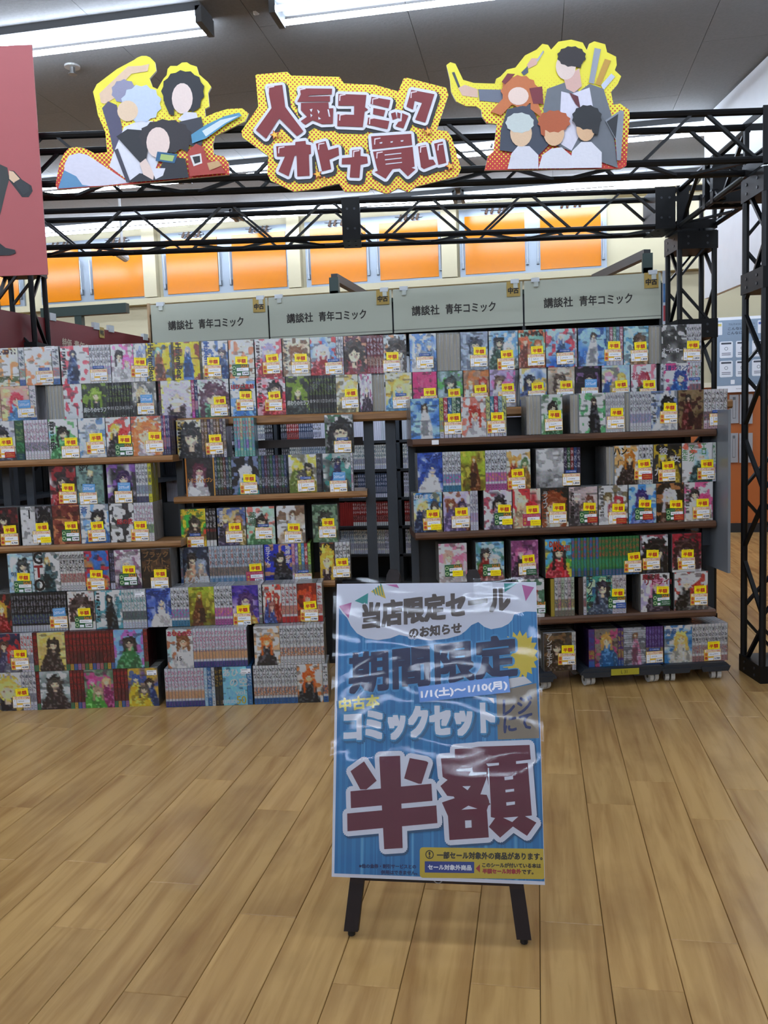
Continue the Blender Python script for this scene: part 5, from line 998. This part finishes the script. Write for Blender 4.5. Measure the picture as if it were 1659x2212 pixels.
# ================================================================ easel with the sale poster
F0 = at_z(760, 2020, 0); F1 = at_z(1132, 2038, 0); DX = (F1 - F0).normalized(); NH = Vector((-DX.y, DX.x, 0)); LE = math.radians(17)
PN = NH * math.cos(LE) - Vector((0, 0, 1)) * math.sin(LE); PU = NH * math.sin(LE) + Vector((0, 0, 1)) * math.cos(LE)
PO = F0 - NH * .03
R3 = Matrix((DX, PN, PU)).transposed()
def leaning(name, lab, cat):
    t = thing(name, lab, cat, PO); t.rotation_euler = R3.to_euler(); return t
def pp(x, y): q = on_plane(x, y, PO, PN) - PO; return q.dot(DX), q.dot(PU)
t = leaning('display_easel', 'dark brown wooden easel standing on the floor behind the blue sale poster', 'easel')
M_EAS = flat('1a0d0c', .55, spec=.3)
lz0 = [(Vector(a) - PO) for a in (F0, F1)]
for nm, b, tp in (('leg', 0, pp(848, 1232)), ('leg', 1, pp(1021, 1232))):
    v = lz0[b]; bx = v.dot(DX); bz = v.dot(PU); by = v.dot(PN)
    bz0 = bz + .012
    mb = MB(); x0, z0, x1, z1 = bx, bz0, tp[0], tp[1]
    hw = .017; Y0 = .012
    mb.prism([(x0 - hw, z0), (x0 + hw, z0), (x1 + hw, z1 - .01), (x1 + hw * .6, z1 + .004), (x1 - hw * .6, z1 + .004), (x1 - hw, z1 - .01)], Y0, Y0 + .02, M_EAS); lg = mb.obj('leg', t)
    q = v - DX * 0; mb = MB(); c = Vector((bx, .022, bz0 + .004)); dn = Vector((0, -Vector((0, 0, 1)).dot(PN), -Vector((0, 0, 1)).dot(PU)))
    mb.tube(c, c + dn * .014, .009, flat('101012', .6), 8); mb.obj('rubber_foot', lg)
for py in (1300, 1890):
    a, b = pp(800, py), pp(1080, py); z = a[1]; mb = MB(); mb.box(a[0] - (.03 if py > 1500 else 0), b[0] + (.03 if py > 1500 else 0), .033, .05, z - .02, z + .02, M_EAS); mb.obj('cross_bar', t)
mid = (pp(848, 1232)[0] + pp(1021, 1232)[0]) / 2; top = pp(935, 1300)[1]
foot_w = PO + DX * mid + NH * .66; foot_w.z = .0; fv = foot_w - PO
mb = MB(); mb.bar((mid, .062, top), (fv.dot(DX), fv.dot(PN) , fv.dot(PU) + .012), .03, .02, M_EAS); mb.obj('rear_leg', t)
mb = MB(); c = pp(944, 1903)
for i in range(10):
    a0, a1 = math.pi * (1 + i / 10), math.pi * (1 + (i + 1) / 10); mb.tube((c[0] + .011 * math.cos(a0), .03, c[1] + .011 * math.sin(a0)), (c[0] + .011 * math.cos(a1), .03, c[1] + .011 * math.sin(a1)), .0016, M_GREY, 6)
mb.obj('chain_link', t)
t = leaning('sale_poster', 'blue sale poster in a clear sleeve with giant dark red 半額 lettering, leaning on the easel', 'poster')
c00, c10, c01, c11 = pp(717, 1897), pp(1183, 1917), pp(722, 1258), pp(1158, 1250)
xl, xr = (c00[0] + c01[0]) / 2, (c10[0] + c11[0]) / 2; zb_, zt_ = (c00[1] + c10[1]) / 2, (c01[1] + c11[1]) / 2
def stripes():
    m, tt, p = nt('printed_blue_stripes'); L = tt.links.new; tc = nd(tt, 'ShaderNodeTexCoord'); mp = nd(tt, 'ShaderNodeMapping'); mp.inputs['Scale'].default_value = (26, 0, .05); L(tc.outputs['Object'], mp.inputs[0])
    n = nd(tt, 'ShaderNodeTexNoise'); n.inputs['Scale'].default_value = 2.2; n.inputs['Detail'].default_value = 1; L(mp.outputs[0], n.inputs[0]); r = nd(tt, 'ShaderNodeValToRGB'); r.color_ramp.interpolation = 'CONSTANT'
    e = r.color_ramp.elements; e[0].position = 0; e[0].color = (*lin(hexc('2f7fb8')), 1); e[1].position = .47; e[1].color = (*lin(hexc('2872ac')), 1); q = e.new(.6); q.color = (*lin(hexc('3a8ac2')), 1); q = e.new(.66); q.color = (*lin(hexc('5aa0cc')), 1); q = e.new(.68); q.color = (*lin(hexc('2f7fb8')), 1)
    L(n.outputs[0], r.inputs[0]); L(r.outputs[0], p.inputs['Base Color']); p.inputs['Roughness'].default_value = .5; return m
M_BLUE = stripes(); PW = flat('d9dbe8', .5, var=.01)
mb = MB(); mb.box(xl + .003, xr - .003, .0005, .004, zb_ + .004, zt_ - .006, PW); mb.obj('paper', t)
mb = MB(); bl = .0095; mb.box(xl + bl, xr - .004, 0, .0005, zb_ + .012, zt_ - .009, M_BLUE); mb.obj('blue_ground', t)
G3 = lambda x, y: pp(680 + x / 3.072, 1220 + y / 3.072)
G4 = lambda x, y: pp(680 + x / 3.072, 1580 + y / 3.072)
XR = xr - .004; XL = xl + bl; ZTP = zt_ - .009
clp = lambda q: (min(XR, max(XL, q[0])), min(ZTP, q[1]))
cl = [(130, 105), (1470, 80), (1475, 312), (1400, 310), (1322, 330), (1310, 365), (1285, 392), (1240, 415), (1170, 428), (1125, 412), (1085, 380), (1040, 400), (1000, 440), (960, 468), (880, 490), (770, 503), (720, 498), (560, 465), (500, 488), (420, 500), (340, 488), (280, 455), (240, 405), (215, 352), (185, 322), (130, 285)]
def lay3(name, pts, y, col, G=G3, rough=.5): mb = MB(); mb.face([clp(G(*p)) for p in pts], y, flat(col, rough, var=.02)); return mb.obj(name, t)
lay3('cloud_print', cl, -.0006, 'd6d8e6')
for nm, pts, col in (('pennant', [(150, 275), (245, 250), (225, 355)], 'b8619a'), ('pennant', [(265, 240), (355, 188), (350, 270)], '2f8f8c'), ('pennant', [(372, 178), (445, 120), (472, 225)], 'd0b23c'), ('pennant', [(470, 115), (545, 105), (560, 155)], 'b8619a'), ('pennant', [(1255, 97), (1345, 115), (1260, 182)], '2f8f8c'), ('pennant', [(1375, 133), (1455, 150), (1400, 242)], 'b8619a')): lay3(nm, pts, -.0012, col)
mb = MB()
for k in range(4): a = .18 + k * .22; mb.face([G3(372 + 73 * a, 178 - 58 * a), G3(372 + 73 * (a + .1), 178 - 58 * (a + .1)), G3(372 + 73 * (a + .1) + 14, 200 + 8), G3(372 + 73 * a + 14, 195 + 5)], -.0017, flat('3f8f86', .5))
mb.obj('pennant_stripes', t)
def L3(name, s, O, U, V, y, col, G=G3, grow=0, ng=8, sq=False): mb = MB(); mb.fit(s, G(*O), G(*U), G(*V), y, flat(col, .45), grow, ng, sq); return mb.obj(name, t)
BRST = []
for i in range(36): a = 2 * math.pi * i / 36; r_ = 165 if i % 2 else 128; BRST.append((1360 + r_ * math.cos(a) * .78, 600 + r_ * math.sin(a)))
lay3('burst_print', BRST, -.0007, 'd6bd3c')
L3('lettering_outline', '当店限定セール', (322, 425), (1293, 303), (322, 262), -.0014, 'd6d8e6', grow=.007)
L3('lettering', '当店限定セール', (322, 425), (1293, 303), (322, 262), -.002, '4c3e38', grow=.003, sq=True)
L3('lettering_outline', 'のお知らせ', (628, 490), (972, 455), (628, 420), -.0014, 'd6d8e6', grow=.006)
L3('lettering', 'のお知らせ', (628, 487), (972, 452), (628, 420), -.002, '4c3e38', grow=.0015)
L3('lettering_outline', '期間限定', (232, 855), (1345, 735), (230, 590), -.001, '3c8cc4', grow=.0085, ng=12)
L3('lettering', '期間限定', (237, 850), (1340, 730), (235, 592), -.0019, '141c48', grow=.0040, sq=True)
lay3('carton_print', [(1165, 850), (1235, 835), (1470, 785), (1490, 1150), (1215, 1160), (1205, 860)], -.0012, '8a7c6a')
lay3('carton_print', [(1235, 833), (1290, 755), (1392, 740), (1442, 782)], -.0014, 'd4d2d4'); lay3('carton_print', [(1145, 880), (1185, 885), (1190, 922)], -.0016, 'd4d2d4')
L3('lettering', 'レジ', (1250, 1005), (1440, 978), (1250, 893), -.002, '202c62', grow=.0014); L3('lettering', 'にて', (1255, 1115), (1440, 1085), (1255, 1012), -.002, '202c62', grow=.0014)
L3('lettering_outline', '中古本', (165, 975), (432, 945), (160, 888), -.0022, '2c6f9e', grow=.0062); L3('lettering', '中古本', (168, 972), (430, 943), (163, 890), -.003, 'd8d04c', grow=.0015)
L3('lettering_shadow', 'コミックセット', (210, 1182), (1202, 1122), (210, 985), -.0024, '2a648f', grow=.011, ng=12)
L3('lettering_outline', 'コミックセット', (200, 1172), (1192, 1112), (200, 975), -.0030, '3a8cc0', grow=.009, ng=12)
L3('lettering', 'コミックセット', (203, 1170), (1190, 1110), (203, 978), -.0037, 'dfe2ee', grow=.0042, sq=True)
HAN = [[(430, 165), (568, 160), (585, 770), (463, 778)], [(240, 262), (330, 197), (413, 325), (345, 383), (305, 383)], [(632, 175), (740, 195), (755, 205), (710, 345), (690, 345), (595, 310)], [(240, 395), (775, 345), (782, 458), (243, 507)], [(218, 542), (808, 488), (815, 605), (220, 660)],
 [(838, 178), (930, 172), (930, 115), (1053, 106), (1085, 100), (1425, 88), (1433, 185), (1150, 235), (1150, 290), (1142, 420), (1166, 480), (1143, 520), (1155, 700), (895, 718), (885, 560), (845, 470), (925, 430), (880, 425), (835, 360), (882, 320), (850, 300)],
 [(1140, 212), (1412, 195), (1440, 555), (1395, 560), (1470, 602), (1408, 690), (1315, 628), (1230, 702), (1155, 630), (1197, 572), (1165, 565)]]
HCUT = [[(942, 250), (1045, 240), (1052, 270), (1140, 268), (1140, 280), (1040, 292), (1020, 290), (1035, 263), (942, 262)], [(980, 362), (1035, 360), (1015, 388)], [(1143, 300), (1163, 420), (1100, 415)], [(885, 443), (920, 428), (930, 440), (850, 467)], [(975, 517), (1020, 490), (1080, 510)], [(998, 588), (1040, 586), (1042, 634), (1000, 638)],
 [(1138, 212), (1222, 206), (1222, 222), (1150, 230)], [(1335, 196), (1435, 184), (1412, 207), (1336, 214)], [(1258, 300), (1315, 293), (1316, 315), (1260, 322)], [(1265, 385), (1322, 378), (1323, 395), (1266, 402)], [(1270, 468), (1328, 462), (1328, 482), (1272, 490)], [(1250, 570), (1350, 562), (1310, 598)],
 [(1142, 520), (1152, 490), (1168, 480), (1168, 565), (1195, 572), (1156, 628)], [(1148, 240), (1156, 240), (1168, 480), (1158, 470)]]
GP = [[(240, 500), (470, 480), (470, 550), (240, 560)]]
for nm, L_, grow, y, col, dx, dz in (('lettering_shadow', HAN, .0125, -.0030, '1d4f78', 7, 14), ('lettering_outline', HAN, .0118, -.0048, 'dadcea', 0, 0), ('lettering', HAN, 0, -.0066, '620f2e', 0, 0), ('lettering_cuts', HCUT, 0, -.0071, 'dadcea', 0, 0)):
    mb = MB(); mb.polys(L_, G4, y, flat(col, .45, var=.02), grow, 16, dx, dz); mb.obj(nm, t)
def rr(x0, y0, x1, y1, r, n=5): return [(cx + r * math.cos(a0 + math.pi / 2 * k / n), cy + r * math.sin(a0 + math.pi / 2 * k / n)) for cx, cy, a0 in ((x1 - r, y1 - r, 0), (x0 + r, y1 - r, math.pi / 2), (x0 + r, y0 + r, math.pi), (x1 - r, y0 + r, 1.5 * math.pi)) for k in range(n + 1)]
sk = lambda l: [(x, y + (x - 700) * .012) for x, y in l]
lay3('notice_panel', sk(rr(697, 768, 1530, 970, 22)), -.0012, 'c9ad36', G4); lay3('notice_blue_panel', sk(rr(730, 860, 1058, 935, 3)), -.0018, '26418c', G4)
mb = MB(); c = G4(762, 816); mb.disc(*c, .0100, -.0017, flat('26231c', .5), 20).disc(*c, .0078, -.0021, flat('c9ad36', .5), 20).fit('!', G4(757, 834), G4(767, 834), G4(757, 798), -.0025, flat('26231c', .5), .0006); mb.obj('warning_mark', t)
L3('notice_lettering', '一部セール対象外の商品があります。', (812, 842), (1510, 852), (812, 797), -.002, '26231c', G4, .0007); L3('notice_lettering', 'セール対象外商品', (752, 915), (1040, 920), (752, 882), -.0024, 'e2e4ee', G4, .0006)
lay3('notice_arrow', [(1068, 908), (1096, 880), (1096, 936)], -.002, 'a32a30', G4)
L3('notice_lettering', 'このシールが付いている本は', (1112, 900), (1500, 906), (1112, 870), -.002, '26231c', G4, .0005); L3('notice_lettering', '半額セール対象外', (1114, 941), (1368, 944), (1114, 910), -.002, 'a32a30', G4, .0007); L3('notice_lettering', 'です。', (1374, 945), (1450, 947), (1374, 916), -.002, '26231c', G4, .0005)
L3('notice_lettering', '※他の金券・割引サービスとの', (295, 905), (672, 910), (295, 878), -.0015, '1d2f5c', G4, .0004); L3('notice_lettering', '併用はできません。', (440, 948), (680, 951), (440, 920), -.0015, '1d2f5c', G4, .0004)
# wavy clear sleeve
mb = MB(); NX, NZ = 26, 40; o = len(mb.v); vs = []; fs = []
for j in range(NZ + 1):
    for i in range(NX + 1):
        u, v = i / NX, j / NZ; ed = min(1, 8 * min(u, 1 - u)) * min(1, 10 * min(v, 1 - v))
        vs.append((xl - .004 + (xr - xl + .008) * u, -.0082 - .0016 * ed * (1 + math.sin(u * 5.1 + v * 9) * .5 + math.sin(v * 21 + u * 2.2) * .5), zb_ - .006 + (zt_ - zb_ + .014) * v))
for j in range(NZ):
    for i in range(NX): a = j * (NX + 1) + i; fs.append((a, a + 1, a + NX + 2, a + NX + 1))
mb.add(vs, fs, M_SLEEVE); mb.obj('clear_sleeve', t, smooth=True)
mb = MB(); mb.fit  # date strip stuck on the outside of the sleeve
q = [G3(688, 810), G3(1285, 737), G3(1297, 845), G3(700, 912)]
t2 = t
mb = MB(); mb.face(q, -.0122, flat('4a7cc4', .4, coat=.15)); ds = mb.obj('date_strip', t); mb = MB(); mb.fit('1/1(土)〜1/10(月)', G3(712, 893), G3(1278, 828), G3(708, 833), -.0127, flat('dfe2ee', .3), .0012); mb.obj('lettering', ds)
mb = MB(); mb.box(*sorted((G3(1052, 0)[0], G3(1180, 0)[0])), -.0120, -.0118, G3(0, 330)[1], zt_ + .003, film('tape', .9, .12, 9, .01)); mb.obj('tape', t)

# ---------------- poster and leaflet holders on the far wall, right
a, b = at_Y(1541, 690, YW - .02), at_Y(1648, 843, YW - .02)
t = thing('wall_poster', 'pale blue poster of six white icon cards on the far wall at right', 'poster', (a.x, YW - .062, b.z))
Wp, Hp = b.x - a.x, a.z - b.z
mb = MB(); mb.box(-.01, Wp + .01, 0, .008, -.01, Hp + .01, WH); mb.obj('sheet', t); mb = MB(); mb.box(0, Wp, -.001, 0, .06, Hp - .02, flat('8496aa', .3, coat=.4)); mb.obj('blue_ground', t)
for i in range(3):
    for j in range(2):
        x, z = .055 + i * .16, .15 + (1 - j) * .2
        mb = MB(); mb.face([(px_, pz) for px_, pz in rr(x, z, x + .13, z + .17, .015)], -.002, flat('dcdfe6', .4)); cd = mb.obj('icon_card', t)
        mb = MB(); mb.box(x + .015, x + .115, -.0027, -.002, z + .14, z + .158, flat('3a3f4a', .5)).disc(x + .065, z + .095, .018, -.0025, flat('6d7480', .5)).disc(x + .065, z + .095, .013, -.003, flat('dcdfe6', .4)).box(x + .02, x + .11, -.0025, -.002, z + .045, z + .052, flat('5a606c', .5)).box(x + .02, x + .11, -.0025, -.002, z + .028, z + .035, flat('5a606c', .5)); mb.obj('icon', cd)
mb = MB(); mb.txt('TSUTAYAアプリなら', Wp * .55, Hp - .065, .022, -.002, flat('3a4250', .5), .26).txt('こんなに便利に', Wp * .55, Hp - .11, .03, -.002, flat('3a4250', .5), .27, 0, .001).txt('こんなにお得に。', Wp * .55, Hp - .155, .03, -.002, flat('3a4250', .5), .28, 0, .001).txt('TSUTAYAアプリ', Wp * .76, .09, .018, -.002, flat('6a7280', .5), .16).txt('TSUTAYA', Wp * .5, .025, .012, -.001, flat('3a4250', .5), .06); mb.obj('lettering', t)
mb = MB(); mb.face(rr(.165, .075, .205, .12, .006), -.002, WH); mb.obj('app_badge', t)
for x in (.05, Wp - .04):
    mb = MB(); mb.face(rr(x - .025, Hp - .17, x + .03, Hp - .04, .008), -.002, flat('dfe0e4', .4)).box(x - .018, x + .022, -.0026, -.002, Hp - .08, Hp - .055, flat('cdbb62' if x < .1 else '4a5c9c', .5)); mb.obj('phone_print', t)
for px, py in ((1598.5, 885), (1626 - 14, 885), (1598.5, 968), (1612, 968)):
    pass
for k, (x0, x1, y0, y1) in enumerate(((1576, 1595.5, 853, 914), (1598, 1625.5, 852, 915), (1576, 1594, 936, 999), (1597, 1625.5, 936, 999))):
    a, b = at_Y(x0, y0, YW - .03), at_Y(x1, y1, YW - .03)
    h = thing('leaflet_holder', 'grey leaflet holder plate on the orange wall, ' + ['upper left', 'upper right', 'lower left', 'lower right'][k] + ' of four', 'holder', (a.x, YW - .0125, b.z), 0, 'grey leaflet holders on the orange wall')
    w_, hh = b.x - a.x, a.z - b.z; mb = MB(); mb.box(0, w_, -.02, 0, 0, hh, flat('9c9ca0', .4)); mb.obj('plate', h)
    mb = MB(); mb.box(w_ * .35, w_ * .65, -.024, -.0205, hh * .82, hh * .92, flat('5e6064', .5)); mb.obj('switch', h)
    mb = MB()
    for xx in (.33, .66): mb.box(w_ * xx, w_ * xx + .003, -.023, -.0205, hh * .18, hh * .8, flat('5e6064', .5))
    mb.box(w_ * .33, w_ * .67, -.023, -.0205, hh * .17, hh * .19, flat('5e6064', .5)); mb.obj('slot_frame', h)
# narrow banner at the end of the cream signs
a, b = at_Y(1431, 585, 5.9), at_Y(1440, 700, 5.9)
t = thing('end_banner', 'narrow blue, white and red banner at the right end of the cream signs', 'banner', (a.x, 5.9, b.z))
mb = MB(); mb.box(0, .035, 0, .004, 0, a.z - b.z, flat('b9c0cc', .4)); mb.obj('sheet', t); mb = MB(); mb.box(.012, .022, .0045, .012, -b.z, a.z - b.z, M_GREY); mb.obj('pole', t)
mb = MB(); mb.box(.004, .031, -.001, 0, .02, .12, flat('a3323a', .5)).box(.004, .03, -.001, 0, .14, .26, flat('4a7ab0', .5)); mb.obj('print', t)
